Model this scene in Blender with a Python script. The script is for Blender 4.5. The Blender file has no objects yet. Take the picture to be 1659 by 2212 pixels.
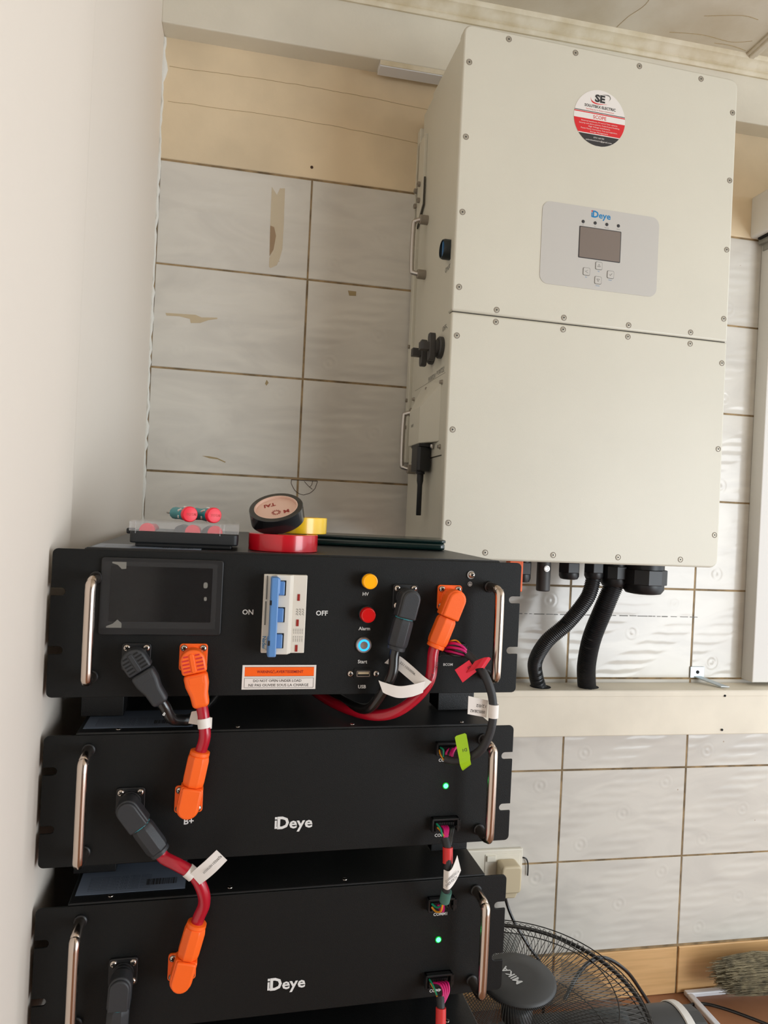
import bpy, math, random
from mathutils import Matrix, Vector
random.seed(7)
PI = math.pi
S = bpy.context.scene
C = S.collection

# ------------------------------------------------------------------ camera
FLOOR = 1.0463                      # height of the measuring datum above the floor
cam_d = bpy.data.cameras.new('camera'); cam = bpy.data.objects.new('camera', cam_d); C.objects.link(cam)
yaw, pitch, roll = 0.1937, -0.0013, 0.0477
fw = Vector((math.sin(yaw)*math.cos(pitch), math.cos(yaw)*math.cos(pitch), math.sin(pitch)))
rt = Vector((math.cos(yaw), -math.sin(yaw), 0)); up = rt.cross(fw)
r2 = rt*math.cos(roll)+up*math.sin(roll); u2 = -rt*math.sin(roll)+up*math.cos(roll)
cam.matrix_world = Matrix(((r2.x, u2.x, -fw.x, 0.47161), (r2.y, u2.y, -fw.y, -1.43692), (r2.z, u2.z, -fw.z, 0.00790+FLOOR), (0, 0, 0, 1)))
cam_d.sensor_fit = 'VERTICAL'; cam_d.sensor_height = 24.0
cam_d.lens = 24.0*1536.1/2212.0
cam_d.clip_start = 0.02
S.camera = cam

# ------------------------------------------------------------------ light
W = bpy.data.worlds.new('world'); S.world = W; W.use_nodes = True
bg = W.node_tree.nodes['Background']
bg.inputs[0].default_value = (0.93, 1.0, 1.06, 1); bg.inputs[1].default_value = 1.62
def area(name, loc, target, sx, sy, power, col):
    d = bpy.data.lights.new(name, 'AREA'); d.shape = 'RECTANGLE'; d.size = sx; d.size_y = sy; d.energy = power; d.color = col
    o = bpy.data.objects.new(name, d); C.objects.link(o); o.location = loc
    o.rotation_euler = (Vector(target)-Vector(loc)).to_track_quat('-Z', 'Y').to_euler(); return o
area('window_daylight', (2.75, -2.45, 0.85), (0.7, -0.4, 0.95), 1.3, 1.4, 34, (0.94, 1.0, 1.05))
S.view_settings.view_transform = 'Standard'; S.view_settings.look = 'None'
S.view_settings.gamma = 1; S.view_settings.use_curve_mapping = False
S.view_settings.exposure = 0.2

# ------------------------------------------------------------------ materials
def lin(c):
    c /= 255.0
    return c/12.92 if c <= 0.04045 else ((c+0.055)/1.055)**2.4
def rgb(r, g, b): return (lin(r), lin(g), lin(b), 1)
MATS = {}
def mat(name, col, rough=0.5, metal=0.0, bump=0.0, bscale=400.0, var=0.0, vscale=3.0, emit=None, estr=0.0, alpha=None, trans=0.0, coat=0.0, spec=0.5, var2=None):
    m = bpy.data.materials.new(name); m.use_nodes = True; nt = m.node_tree; b = nt.nodes['Principled BSDF']
    b.inputs['Base Color'].default_value = rgb(*col); b.inputs['Roughness'].default_value = rough
    b.inputs['Metallic'].default_value = metal; b.inputs['Specular IOR Level'].default_value = spec
    b.inputs['Transmission Weight'].default_value = trans; b.inputs['Coat Weight'].default_value = coat
    if alpha is not None: b.inputs['Alpha'].default_value = alpha
    if emit: b.inputs['Emission Color'].default_value = rgb(*emit); b.inputs['Emission Strength'].default_value = estr
    tc = nt.nodes.new('ShaderNodeTexCoord')
    if bump:
        n = nt.nodes.new('ShaderNodeTexNoise'); n.inputs['Scale'].default_value = bscale; n.inputs['Detail'].default_value = 3
        nt.links.new(tc.outputs['Object'], n.inputs['Vector'])
        bp = nt.nodes.new('ShaderNodeBump'); bp.inputs['Strength'].default_value = bump; bp.inputs['Distance'].default_value = 0.001
        nt.links.new(n.outputs['Fac'], bp.inputs['Height']); nt.links.new(bp.outputs['Normal'], b.inputs['Normal'])
    if var:
        n = nt.nodes.new('ShaderNodeTexNoise'); n.inputs['Scale'].default_value = vscale; n.inputs['Detail'].default_value = 5
        nt.links.new(tc.outputs['Object'], n.inputs['Vector'])
        r = nt.nodes.new('ShaderNodeValToRGB'); r.color_ramp.elements[0].position = 0.35; r.color_ramp.elements[1].position = 0.65
        c2 = var2 or tuple(max(0, c*(1-var)) for c in col)
        r.color_ramp.elements[0].color = rgb(*c2); r.color_ramp.elements[1].color = rgb(*col)
        nt.links.new(n.outputs['Fac'], r.inputs['Fac']); nt.links.new(r.outputs['Color'], b.inputs['Base Color'])
    MATS[name] = m; return m
mat('powder_black', (13, 15, 15), 0.5, bump=0.35, bscale=1500, spec=0.27)
mat('case_black', (22, 23, 24), 0.38, bump=0.25, bscale=1500)
mat('steel', (205, 190, 178), 0.2, 1.0)
mat('brushed', (190, 184, 178), 0.32, 1.0)
mat('screw_steel', (200, 190, 180), 0.22, 1.0)
mat('screw_dull', (176, 168, 152), 0.45, 0.4)
mat('dark_recess', (8, 8, 8), 0.8)
mat('plastic_black', (22, 23, 25), 0.42)
mat('plug_black', (44, 46, 49), 0.5, bump=0.15, bscale=900)
mat('plug_orange', (255, 104, 26), 0.45, bump=0.08, bscale=900)
mat('cable_red', (176, 16, 40), 0.27, coat=0.3)
mat('cable_black', (24, 23, 23), 0.25, coat=0.3)
mat('sheath', (38, 38, 40), 0.55, bump=0.2, bscale=600)
mat('ink_white', (222, 222, 220), 0.6)
mat('ink_dark', (48, 46, 46), 0.6)
mat('ink_grey', (120, 118, 112), 0.6)
mat('ink_blue', (0, 122, 178), 0.5)
mat('ink_red', (214, 34, 40), 0.5)
mat('paper_white', (232, 226, 220), 0.5)
mat('label_silver', (120, 132, 150), 0.35)
mat('label_orange', (255, 100, 6), 0.45)
mat('tag_red', (214, 22, 48), 0.4)
mat('tag_green', (150, 188, 8), 0.4)
mat('sleeve_red', (206, 44, 42), 0.5)
mat('sleeve_green', (72, 116, 104), 0.5)
mat('wire_pink', (205, 18, 112), 0.4)
mat('wire_green', (20, 150, 110), 0.4)
mat('wire_yellow', (232, 158, 40), 0.4)
mat('glass_dark', (9, 7, 8), 0.08, spec=0.25)
mat('film', (170, 170, 170), 0.15, alpha=0.015, spec=0.1)
mat('smudge', (150, 148, 140), 0.5, alpha=0.55)
mat('breaker_white', (222, 216, 204), 0.45)
mat('breaker_blue', (90, 138, 196), 0.42)
mat('breaker_red', (150, 36, 28), 0.4)
mat('lamp_yellow', (255, 176, 6), 0.25, emit=(255, 165, 0), estr=0.16, coat=0.4)
mat('lamp_red', (205, 6, 10), 0.2, coat=0.4, emit=(200, 0, 0), estr=0.05)
mat('glow_blue', (40, 150, 255), 0.4, emit=(20, 130, 255), estr=2.2)
mat('glow_green', (60, 255, 120), 0.4, emit=(60, 255, 130), estr=6.0)
mat('glow_green_ring', (0, 120, 30), 0.4, emit=(0, 150, 40), estr=0.7)
mat('inverter_paint', (212, 207, 191), 0.42, bump=0.12, bscale=900, var=0.02, vscale=4)
mat('panel_grey', (192, 188, 181), 0.45)
mat('lcd', (122, 110, 102), 0.12)
mat('seam_shadow_dark', (70, 66, 58), 0.8)
mat('knob_grey', (62, 60, 58), 0.5)
mat('knob_dark', (28, 38, 40), 0.45)
mat('knob_blue', (18, 96, 150), 0.4)
mat('post_grey', (140, 130, 116), 0.5)
mat('conduit', (26, 27, 29), 0.38)
mat('trunk_paint', (232, 222, 202), 0.5, var=0.05, vscale=9, bump=0.06, bscale=200)
mat('grout', (168, 142, 104), 0.9, var=0.35, vscale=30, bump=0.5, bscale=300)
mat('plaster_tan', (234, 213, 179), 0.85, var=0.09, vscale=5, bump=0.5, bscale=60)
mat('beam_paint', (226, 219, 202), 0.7, var=0.05, vscale=6, bump=0.3, bscale=120)
mat('wall_paint', (228, 218, 206), 0.62, bump=0.25, bscale=90)
mat('front_wall', (142, 132, 124), 0.8, var=0.3, vscale=2)
mat('caulk', (228, 226, 218), 0.8, bump=0.8, bscale=200)
mat('ceiling_paint', (214, 206, 190), 0.75, var=0.07, vscale=7, bump=0.5, bscale=60, var2=(198, 186, 164))
mat('cream_trim', (224, 214, 192), 0.6, var=0.2, vscale=22, bump=0.4, bscale=90, var2=(206, 192, 162))
mat('white_board', (218, 214, 208), 0.5)
mat('grey_rail', (150, 148, 140), 0.4, 0.3)
mat('tape_old', (226, 206, 170), 0.5, alpha=0.5)
mat('adhesive_old', (176, 148, 116), 0.6, alpha=0.7)
mat('crack', (70, 48, 34), 0.9)
mat('stain_yellow', (190, 166, 116), 0.6, alpha=0.5)
mat('zinc', (190, 200, 205), 0.35, 0.6)
mat('socket_white', (230, 224, 208), 0.4)
mat('plug_beige', (206, 190, 158), 0.45)
mat('fan_wire', (52, 50, 47), 0.35, 0.5)
mat('fan_plastic', (62, 62, 62), 0.5, bump=0.15, bscale=900)
mat('fan_blade', (70, 80, 82), 0.3, alpha=0.28)
mat('fan_trim', (226, 222, 216), 0.35)
mat('straw', (164, 152, 122), 0.8, var=0.35, vscale=60)
mat('tape_red_roll', (206, 14, 34), 0.22, coat=0.4)
mat('tape_yellow_roll', (248, 200, 10), 0.25, coat=0.3)
mat('tape_black_roll', (20, 22, 24), 0.22, coat=0.4)
mat('card_core', (222, 186, 168), 0.6)
mat('case_plastic', (34, 36, 38), 0.5, bump=0.1, bscale=900)
mat('clear_plastic', (240, 240, 240), 0.06, alpha=0.13)
mat('cap_red', (238, 24, 52), 0.4)
mat('teal', (40, 140, 148), 0.45)
mat('green_dark', (12, 38, 36), 0.25, coat=0.3)
mat('floor_white', (226, 226, 230), 0.4)

def tile_material():
    m = bpy.data.materials.new('glazed_tile'); m.use_nodes = True; nt = m.node_tree; N = nt.nodes; L = nt.links
    b = N['Principled BSDF']; b.inputs['Roughness'].default_value = 0.17
    tc = N.new('ShaderNodeTexCoord'); sp = N.new('ShaderNodeSeparateXYZ'); L.new(tc.outputs['Object'], sp.inputs[0])
    def mth(op, a, c=None, d=None, clamp=False):
        n = N.new('ShaderNodeMath'); n.operation = op; n.use_clamp = clamp
        for i, v in enumerate((a, c, d)):
            if v is None: continue
            if isinstance(v, (int, float)): n.inputs[i].default_value = v
            else: L.new(v, n.inputs[i])
        return n.outputs[0]
    x, z = sp.outputs[0], sp.outputs[2]
    tot = None
    for (cx, cz) in ((.050, .035), (.149, .100), (.250, .167)):
        dx = mth('SUBTRACT', x, cx); dz = mth('SUBTRACT', z, cz)
        d = mth('SQRT', mth('ADD', mth('MULTIPLY', dx, dx), mth('MULTIPLY', dz, dz)))
        fall = mth('SUBTRACT', 1, mth('DIVIDE', d, .021), clamp=True)
        h = mth('MULTIPLY', mth('COSINE', mth('MULTIPLY', d, 2*PI/.0135)), mth('SMOOTH_MIN', fall, .55, .2))
        tot = h if tot is None else mth('ADD', tot, h)
    u = mth('SUBTRACT', x, mth('MULTIPLY', z, 1.5))
    wob = N.new('ShaderNodeTexNoise'); wob.inputs['Scale'].default_value = 14; L.new(tc.outputs['Object'], wob.inputs['Vector'])
    zz = mth('ADD', z, mth('MULTIPLY', wob.outputs['Fac'], .012))
    stripe = mth('SINE', mth('MULTIPLY', zz, 2*PI/.021))
    for c0 in (.095, -.095):
        mk = mth('SUBTRACT', 1, mth('DIVIDE', mth('ABSOLUTE', mth('SUBTRACT', u, c0)), .055), clamp=True)
        mk = mth('MINIMUM', mth('MULTIPLY', mk, 3), 1)
        tot = mth('ADD', tot, mth('MULTIPLY', mth('MULTIPLY', stripe, mk), .75))
    bp = N.new('ShaderNodeBump'); bp.inputs['Strength'].default_value = 0.4; bp.inputs['Distance'].default_value = 0.0009
    L.new(tot, bp.inputs['Height'])
    n2 = N.new('ShaderNodeTexNoise'); n2.inputs['Scale'].default_value = 9; L.new(tc.outputs['Object'], n2.inputs['Vector'])
    bp2 = N.new('ShaderNodeBump'); bp2.inputs['Strength'].default_value = 0.35; bp2.inputs['Distance'].default_value = 0.003
    L.new(n2.outputs['Fac'], bp2.inputs['Height']); L.new(bp2.outputs[0], bp.inputs['Normal'])
    L.new(bp.outputs['Normal'], b.inputs['Normal'])
    # faint grey veining and a few specks of dirt
    v = N.new('ShaderNodeTexNoise'); v.inputs['Scale'].default_value = 5; v.inputs['Detail'].default_value = 6; v.inputs['Distortion'].default_value = 1.2
    mp = N.new('ShaderNodeMapping'); mp.inputs['Scale'].default_value = (1, 1, 3); mp.inputs['Rotation'].default_value = (0, .5, 0)
    ob = N.new('ShaderNodeNewGeometry'); L.new(ob.outputs['Position'], mp.inputs['Vector']); L.new(mp.outputs[0], v.inputs['Vector'])
    r = N.new('ShaderNodeValToRGB'); r.color_ramp.elements[0].position = .35; r.color_ramp.elements[1].position = .6
    r.color_ramp.elements[0].color = rgb(205, 200, 191); r.color_ramp.elements[1].color = rgb(216, 211, 201)
    L.new(v.outputs['Fac'], r.inputs['Fac'])
    s = N.new('ShaderNodeTexVoronoi'); s.inputs['Scale'].default_value = 30; L.new(ob.outputs['Position'], s.inputs['Vector'])
    gate = N.new('ShaderNodeTexNoise'); gate.inputs['Scale'].default_value = 12; L.new(ob.outputs['Position'], gate.inputs['Vector'])
    sp1 = mth('LESS_THAN', s.outputs['Distance'], .055); sp2 = mth('GREATER_THAN', gate.outputs['Fac'], .6)
    mx = N.new('ShaderNodeMix'); mx.data_type = 'RGBA'; L.new(mth('MULTIPLY', mth('MULTIPLY', sp1, sp2), .6), mx.inputs[0]); L.new(r.outputs[0], mx.inputs[6])
    mx.inputs[7].default_value = rgb(150, 118, 84); L.new(mx.outputs[2], b.inputs['Base Color'])
    MATS['glazed_tile'] = m
tile_material()

def wood_tile(name, c1, c2, rot, rough):
    m = bpy.data.materials.new(name); m.use_nodes = True; nt = m.node_tree; N = nt.nodes; L = nt.links
    b = N['Principled BSDF']; b.inputs['Roughness'].default_value = rough
    g = N.new('ShaderNodeNewGeometry'); mp = N.new('ShaderNodeMapping')
    mp.inputs['Rotation'].default_value = rot; mp.inputs['Scale'].default_value = (4, 4, 60)
    L.new(g.outputs['Position'], mp.inputs['Vector'])
    n = N.new('ShaderNodeTexNoise'); n.inputs['Scale'].default_value = 1.6; n.inputs['Detail'].default_value = 6; L.new(mp.outputs[0], n.inputs['Vector'])
    r = N.new('ShaderNodeValToRGB'); r.color_ramp.elements[0].position = .3; r.color_ramp.elements[1].position = .6
    r.color_ramp.elements[0].color = rgb(*c1); r.color_ramp.elements[1].color = rgb(*c2)
    L.new(n.outputs['Fac'], r.inputs['Fac']); L.new(r.outputs[0], b.inputs['Base Color']); MATS[name] = m
wood_tile('skirting_tile', (204, 160, 108), (222, 178, 124), (0, .62, 0), .35)
wood_tile('floor_tile', (128, 84, 56), (156, 108, 76), (.9, .3, .5), .4)

# ------------------------------------------------------------------ mesh tools (coordinates in millimetres in a frame)
MM = Matrix.Scale(.001, 4)
FW = Matrix.Translation((0, 0, FLOOR)) @ MM                        # room frame: datum at camera height
def rotz(a): return Matrix.Rotation(a, 4, 'Z')
RA = 0.0335
FR = Matrix.Translation((.2936, -.7092, FLOOR)) @ rotz(RA) @ MM    # rack frame: x along panel, -y to the viewer
_ie = Vector((.99955386, .02986788, 0)); _iz = Vector((0, .00888485, .99996053)); _iy = _iz.cross(_ie)
FI = Matrix(((_ie.x, _iy.x, _iz.x, .79484), (_ie.y, _iy.y, _iz.y, -.29395), (_ie.z, _iy.z, _iz.z, -.06706+FLOOR), (0, 0, 0, 1))) @ MM
ROOT = {}
def wm(o):
    return ROOT.get(o.name, Matrix.Identity(4))
def thing(name, label, cat, frame=FW, at=(0, 0, 0), group=None, rot=0.0):
    o = bpy.data.objects.new(name, None); C.objects.link(o)
    p = frame @ Vector(at); M = Matrix.Translation(p) @ rotz(rot); o.location = p; o.rotation_euler = (0, 0, rot)
    o.empty_display_size = .02
    o['label'] = label; o['category'] = cat
    if group: o['group'] = group
    ROOT[o.name] = M; return o
def frame_axes(c, xa, ya, za):
    """local frame (mm) : columns xa ya za, origin c"""
    xa, ya, za = (Vector(v).normalized() for v in (xa, ya, za))
    return Matrix(((xa.x, ya.x, za.x, c[0]), (xa.y, ya.y, za.y, c[1]), (xa.z, ya.z, za.z, c[2]), (0, 0, 0, 1)))
class MB:
    def __init__(s, frame=FW): s.f = frame; s.v = []; s.fc = []
    def add(s, vs, fs, M=None):
        b = len(s.v); T = s.f if M is None else s.f @ M
        s.v += [T @ Vector(v) for v in vs]; s.fc += [tuple(i+b for i in f) for f in fs]; return s
    def box(s, x0, x1, y0, y1, z0, z1, M=None):
        v = [(x, y, z) for z in (z0, z1) for y in (y0, y1) for x in (x0, x1)]
        return s.add(v, [(0, 2, 3, 1), (4, 5, 7, 6), (0, 1, 5, 4), (2, 6, 7, 3), (0, 4, 6, 2), (1, 3, 7, 5)], M)
    def prism(s, pts, y0, y1, M=None, axis='y'):
        """outline in (x,z) extruded along y (or other axis)"""
        n = len(pts)
        def P(a, b, t): return {'y': (a, t, b), 'z': (a, b, t), 'x': (t, a, b)}[axis]
        v = [P(a, b, y0) for a, b in pts]+[P(a, b, y1) for a, b in pts]
        f = [tuple(range(n)), tuple(range(2*n-1, n-1, -1))]+[(i, n+i, n+(i+1) % n, (i+1) % n) for i in range(n)]
        return s.add(v, f, M)
    def lathe(s, prof, n=24, M=None, cap=True):
        """prof: list of (r, h) around local z"""
        v = []; f = []
        for r, h in prof: v += [(r*math.cos(2*PI*i/n), r*math.sin(2*PI*i/n), h) for i in range(n)]
        for k in range(len(prof)-1):
            for i in range(n):
                j = (i+1) % n; f.append((k*n+i, k*n+j, (k+1)*n+j, (k+1)*n+i))
        if cap:
            if prof[0][0] > 1e-6: f.append(tuple(range(n-1, -1, -1)))
            if prof[-1][0] > 1e-6: f.append(tuple((len(prof)-1)*n+i for i in range(n)))
        return s.add(v, f, M)
    def tube(s, path, r, n=12, cap=True, sub=1, closed=False):
        P = [Vector(p) for p in path]
        if sub > 1: P = spline(P, sub, closed)
        R = r if callable(r) else (lambda t: r)
        m = len(P); v = []; f = []; up_ = None
        for i, p in enumerate(P):
            if closed: t = (P[(i+1) % m]-P[i-1]).normalized()
            else: t = (P[min(i+1, m-1)]-P[max(i-1, 0)]).normalized()
            if up_ is None:
                up_ = t.orthogonal().normalized()
            up_ = (up_-t*up_.dot(t)).normalized(); w = t.cross(up_); rr = R(i/(m-1))
            v += [p+up_*rr*math.cos(2*PI*k/n)+w*rr*math.sin(2*PI*k/n) for k in range(n)]
        for i in range(m if closed else m-1):
            i2 = (i+1) % m
            for k in range(n):
                l = (k+1) % n; f.append((i*n+k, i*n+l, i2*n+l, i2*n+k))
        if cap and not closed: f.append(tuple(range(n-1, -1, -1))); f.append(tuple((m-1)*n+k for k in range(n)))
        return s.add(v, f)
    def ribbon(s, path, wv, th=.4, sub=6):
        """flat band: path points, half-width vectors"""
        P = spline([Vector(p) for p in path], sub); Wv = spline([Vector(p) for p in wv], sub)
        m = len(P); v = []; f = []
        for i in range(m):
            t = (P[min(i+1, m-1)]-P[max(i-1, 0)]).normalized(); nn = t.cross(Wv[i]).normalized()*th/2
            v += [P[i]-Wv[i]-nn, P[i]+Wv[i]-nn, P[i]+Wv[i]+nn, P[i]-Wv[i]+nn]
        for i in range(m-1):
            for k in range(4): f.append((i*4+k, i*4+(k+1) % 4, i*4+4+(k+1) % 4, i*4+4+k))
        f += [(3, 2, 1, 0), (m*4-4, m*4-3, m*4-2, m*4-1)]
        return s.add(v, f)
    def build(s, name, m, parent=None, smooth=35, bevel=0, seg=2, loc=None):
        me = bpy.data.meshes.new(name)
        if parent is not None: M = wm(parent)
        else:
            xs = [v.x for v in s.v]; ys = [v.y for v in s.v]; zs = [v.z for v in s.v]
            M = Matrix.Translation(loc if loc is not None else ((min(xs)+max(xs))/2, (min(ys)+max(ys))/2, min(zs)))
        I = M.inverted()
        me.from_pydata([I @ v for v in s.v], [], s.fc)
        o = bpy.data.objects.new(name, me); C.objects.link(o)
        import bmesh
        bm = bmesh.new(); bm.from_mesh(me); bmesh.ops.recalc_face_normals(bm, faces=bm.faces); bm.to_mesh(me); bm.free()
        me.materials.append(MATS[m] if isinstance(m, str) else m)
        if smooth:
            for p in me.polygons: p.use_smooth = True
            me.set_sharp_from_angle(angle=math.radians(smooth))
        if parent is not None: o.parent = parent; ROOT[o.name] = M
        else: o.matrix_world = M; ROOT[o.name] = M
        if bevel:
            b = o.modifiers.new('bevel', 'BEVEL'); b.width = bevel*.001; b.segments = seg; b.limit_method = 'ANGLE'; b.angle_limit = math.radians(40); b.harden_normals = False
        return o
def spline(P, sub, closed=False):
    out = []; n = len(P)
    rng = n if closed else n-1
    for i in range(rng):
        if closed: a, b, c, d = P[i-1], P[i], P[(i+1) % n], P[(i+2) % n]
        else: a, b, c, d = P[max(i-1, 0)], P[i], P[i+1], P[min(i+2, n-1)]
        for k in range(sub):
            t = k/sub
            out.append(.5*((2*b)+(c-a)*t+(2*a-5*b+4*c-d)*t*t+(-a+3*b-3*c+d)*t**3))
    if not closed: out.append(P[-1])
    return out
def tag(o, label, cat, group=None, kind=None):
    if label: o['label'] = label
    if cat: o['category'] = cat
    if group: o['group'] = group
    if kind: o['kind'] = kind
    return o
def struct(o): o['kind'] = 'structure'; return o
def rrect(x0, x1, z0, z1, r, n=4):
    pts = []
    for cx, cz, a0 in ((x1-r, z1-r, 0), (x0+r, z1-r, 90), (x0+r, z0+r, 180), (x1-r, z0+r, 270)):
        for k in range(n+1):
            a = math.radians(a0+90*k/n); pts.append((cx+r*math.cos(a), cz+r*math.sin(a)))
    return pts
def circ(cx, cz, r, n=24): return [(cx+r*math.cos(2*PI*i/n), cz+r*math.sin(2*PI*i/n)) for i in range(n)]
_tc = {}
def text_mesh(txt, bold, res=2):
    key = (txt, bold)
    if key in _tc: return _tc[key]
    cu = bpy.data.curves.new('t', 'FONT'); cu.body = txt; cu.size = 1; cu.resolution_u = res; cu.offset = bold; cu.align_x = 'CENTER'
    o = bpy.data.objects.new('t', cu); C.objects.link(o); bpy.context.view_layer.update()
    me = bpy.data.meshes.new_from_object(o.evaluated_get(bpy.context.evaluated_depsgraph_get()))
    vs = [v.co.copy() for v in me.vertices]; fs = [tuple(p.vertices) for p in me.polygons]
    C.objects.unlink(o); bpy.data.objects.remove(o); bpy.data.curves.remove(cu); bpy.data.meshes.remove(me)
    _tc[key] = (vs, fs); return vs, fs
def letter(txt, cap, c, parent, m='ink_white', frame=FR, X=(1, 0, 0), U=(0, 0, 1), bold=.02, wscale=1.0, name='lettering', mb=None, width=None):
    """flat print centred at c (mm); cap = capital height in mm"""
    vs, fs = text_mesh(txt, bold); k = cap/.70; X = Vector(X).normalized(); U = Vector(U).normalized(); c = Vector(c)
    x0 = min(v.x for v in vs); x1 = max(v.x for v in vs); xm = (x0+x1)/2; kx = k*wscale
    if width: kx = width/(x1-x0)
    P = [c+X*((v.x-xm)*kx)+U*((v.y-.35)*k) for v in vs]
    b = mb or MB(frame)
    b.add(P, fs)
    if mb is None: return b.build(name, m, parent, smooth=0)
# ================================================================== ROOM
TV0, TW, TZ0, TP = 574.3, 300.2, 666.3, 200.5
gw = 1.6
ROWS = 8
wallb = MB().box(150, 2700, .9, 120, -1046.3, 1060).build('wall_back', 'grout', smooth=0); struct(wallb)
MB().box(277, 2600, -1.5, 6, TZ0+2, 905).build('plaster_band', 'plaster_tan', wallb, smooth=0, bevel=2)
# tiles, one object each
def shape_mesh(w, h, d=7.0):
    b = 1.2
    v = [(0, d, 0), (w, d, 0), (w, d, h), (0, d, h), (0, b, 0), (w, b, 0), (w, b, h), (0, b, h), (b, 0, b), (w-b, 0, b), (w-b, 0, h-b), (b, 0, h-b)]
    f = [(4, 5, 9, 8), (5, 6, 10, 9), (6, 7, 11, 10), (7, 4, 8, 11), (8, 9, 10, 11), (0, 1, 5, 4), (1, 2, 6, 5), (2, 3, 7, 6), (3, 0, 4, 7), (0, 3, 2, 1)]
    return [tuple(c*.001 for c in p) for p in v], f
def make_piece(name, me_cache, w, h, x, z, m, y=0):
    key = (round(w, 1), round(h, 1), m)
    if key not in me_cache:
        v, f = shape_mesh(w, h); me = bpy.data.meshes.new(name); me.from_pydata(v, [], f); me.materials.append(MATS[m]); me_cache[key] = me
    o = bpy.data.objects.new(name, me_cache[key]); C.objects.link(o)
    p = FW @ Vector((x, y, z)); o.parent = wallb; o.location = wm(wallb).inverted() @ p
    ROOT[o.name] = Matrix.Translation(p); return o
cache = {}
for r in range(ROWS):
    zb = TZ0-TP*(r+1)
    for c in range(-1, 6):
        x = TV0+TW*c; w = TW-gw*2
        if c == -1: x = 280; w = TV0-280-gw*2
        j = random.uniform(-.7, .7)
        make_piece('tile', cache, w, TP-2*gw, x+gw, zb+gw, 'glazed_tile', y=random.uniform(-.3, .3))
for c in range(-1, 6):
    x = TV0+TW*c; w = TW-gw*3
    if c == -1: x = 280; w = TV0-280-gw*3
    make_piece('skirting_tile', cache, w, 104, x+gw*1.5, -1045.5, 'skirting_tile', y=-3)
# beam across the top of the wall
beam = MB().box(277, 2600, -45.7, 6, 900.6, 1060).build('trim_1', 'beam_paint', smooth=0, bevel=2.5); struct(beam)
# cove moulding under the ceiling
prof = [(-45, 1001), (-52, 999), (-56, 1003), (-56, 1007), (-53, 1010), (-60, 1013), (-63, 1019), (-72, 1022), (-74, 1030), (-74, 1042), (-45, 1042)]
cv = MB().prism([(a, b) for a, b in prof], 277, 2600, axis='x').build('trim_2', 'cream_trim', smooth=50); struct(cv)
ceil = MB().box(150, 2700, -3200, 120, 1031, 1080).build('ceiling', 'ceiling_paint', smooth=0); struct(ceil)
b = MB()
def batten(x0, y0, x1, y1):
    d = Vector((x1-x0, y1-y0, 0)); n = d.normalized().cross(Vector((0, 0, 1)))
    for off, w, h in ((0, 13, 5), (0, 7, 9)):
        pts = [Vector((x0, y0, 0))-n*w, Vector((x0, y0, 0))+n*w, Vector((x1, y1, 0))+n*w, Vector((x1, y1, 0))-n*w]
        b.prism([(p.x, p.y) for p in pts], 1031-h, 1032, axis='z')
batten(1500, -60, 1476, -1200)
b.build('ceiling_batten', 'ceiling_paint', ceil, smooth=0, bevel=2.5)
b = MB()
for pts_ in ([(1180, -75), (1186, -110), (1200, -150), (1196, -200)], [(1290, -90), (1360, -100), (1430, -96), (1470, -110)], [(1330, -150), (1400, -170), (1440, -168)], [(1400, -84), (1440, -86), (1480, -80)]):
    b.tube([(x_+random.uniform(-2, 2), y_, 1030.8) for x_, y_ in pts_], .7, n=4, sub=6)
b.build('paint_crack', 'stain_yellow', ceil, smooth=60)
# left wall: thicker towards the room, stepping back a little near the corner
pts = [(150, 120), (277.7, 120), (277.7, -575), (279, -588), (283, -600), (287.5, -612), (289.5, -625), (290, -700), (290, -3200), (150, -3200)]
wl_ = MB().prism(pts, -1046.3, 1060, axis='z').build('wall_left', 'wall_paint', smooth=40); struct(wl_)
# ragged caulk bead in the corner
b = MB(); path = []; rad = []
n = 150
for i in range(n+1): path.append(Vector((278+random.uniform(-.5, 2.2), -2+random.uniform(-1.5, 1), -940+1838*i/n)))
rr = [2.2+random.random()*2.4+(3.5 if 820 < -940+1838*i/n < 850 else 0) for i in range(n+1)]
b.tube(path, lambda t: rr[int(t*n)], n=6); b.build('caulk_bead', 'caulk', wl_, smooth=60)
wf = MB().box(150, 2700, -3300, -3200, -1046.3, 1060).build('wall_front', 'front_wall', smooth=0); struct(wf)  # unseen wall behind the camera, added to darken the reflections
floor = MB().box(150, 2700, -3200, 120, -1090, -1046.3).build('floor', 'floor_tile', smooth=0); struct(floor)

# white panel and box at the right edge
pb = MB().box(1603, 2300, -38, -1, -336, 668).build('wall_panel', 'white_board', smooth=0, bevel=2)
tag(pb, 'tall white panel fixed on the tiles at the right edge, standing above the trunking', 'panel')
pt = thing('curtain_box', 'grey white overhead box jutting from the wall at the right edge', 'box', FW, (1850, -240, 690))
MB().prism(rrect(1572, 2300, 668, 762, 6), -330, -2).build('housing', 'white_board', pt, smooth=40)
MB().box(1592, 2300, -320, -4, 655, 667).box(1600, 2300, -30, -8, 640, 655).build('track', 'grey_rail', pt, smooth=0)
MB().box(1585, 2300, -322, -10, 664, 668.5).build('gap', 'dark_recess', pt, smooth=0)

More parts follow.
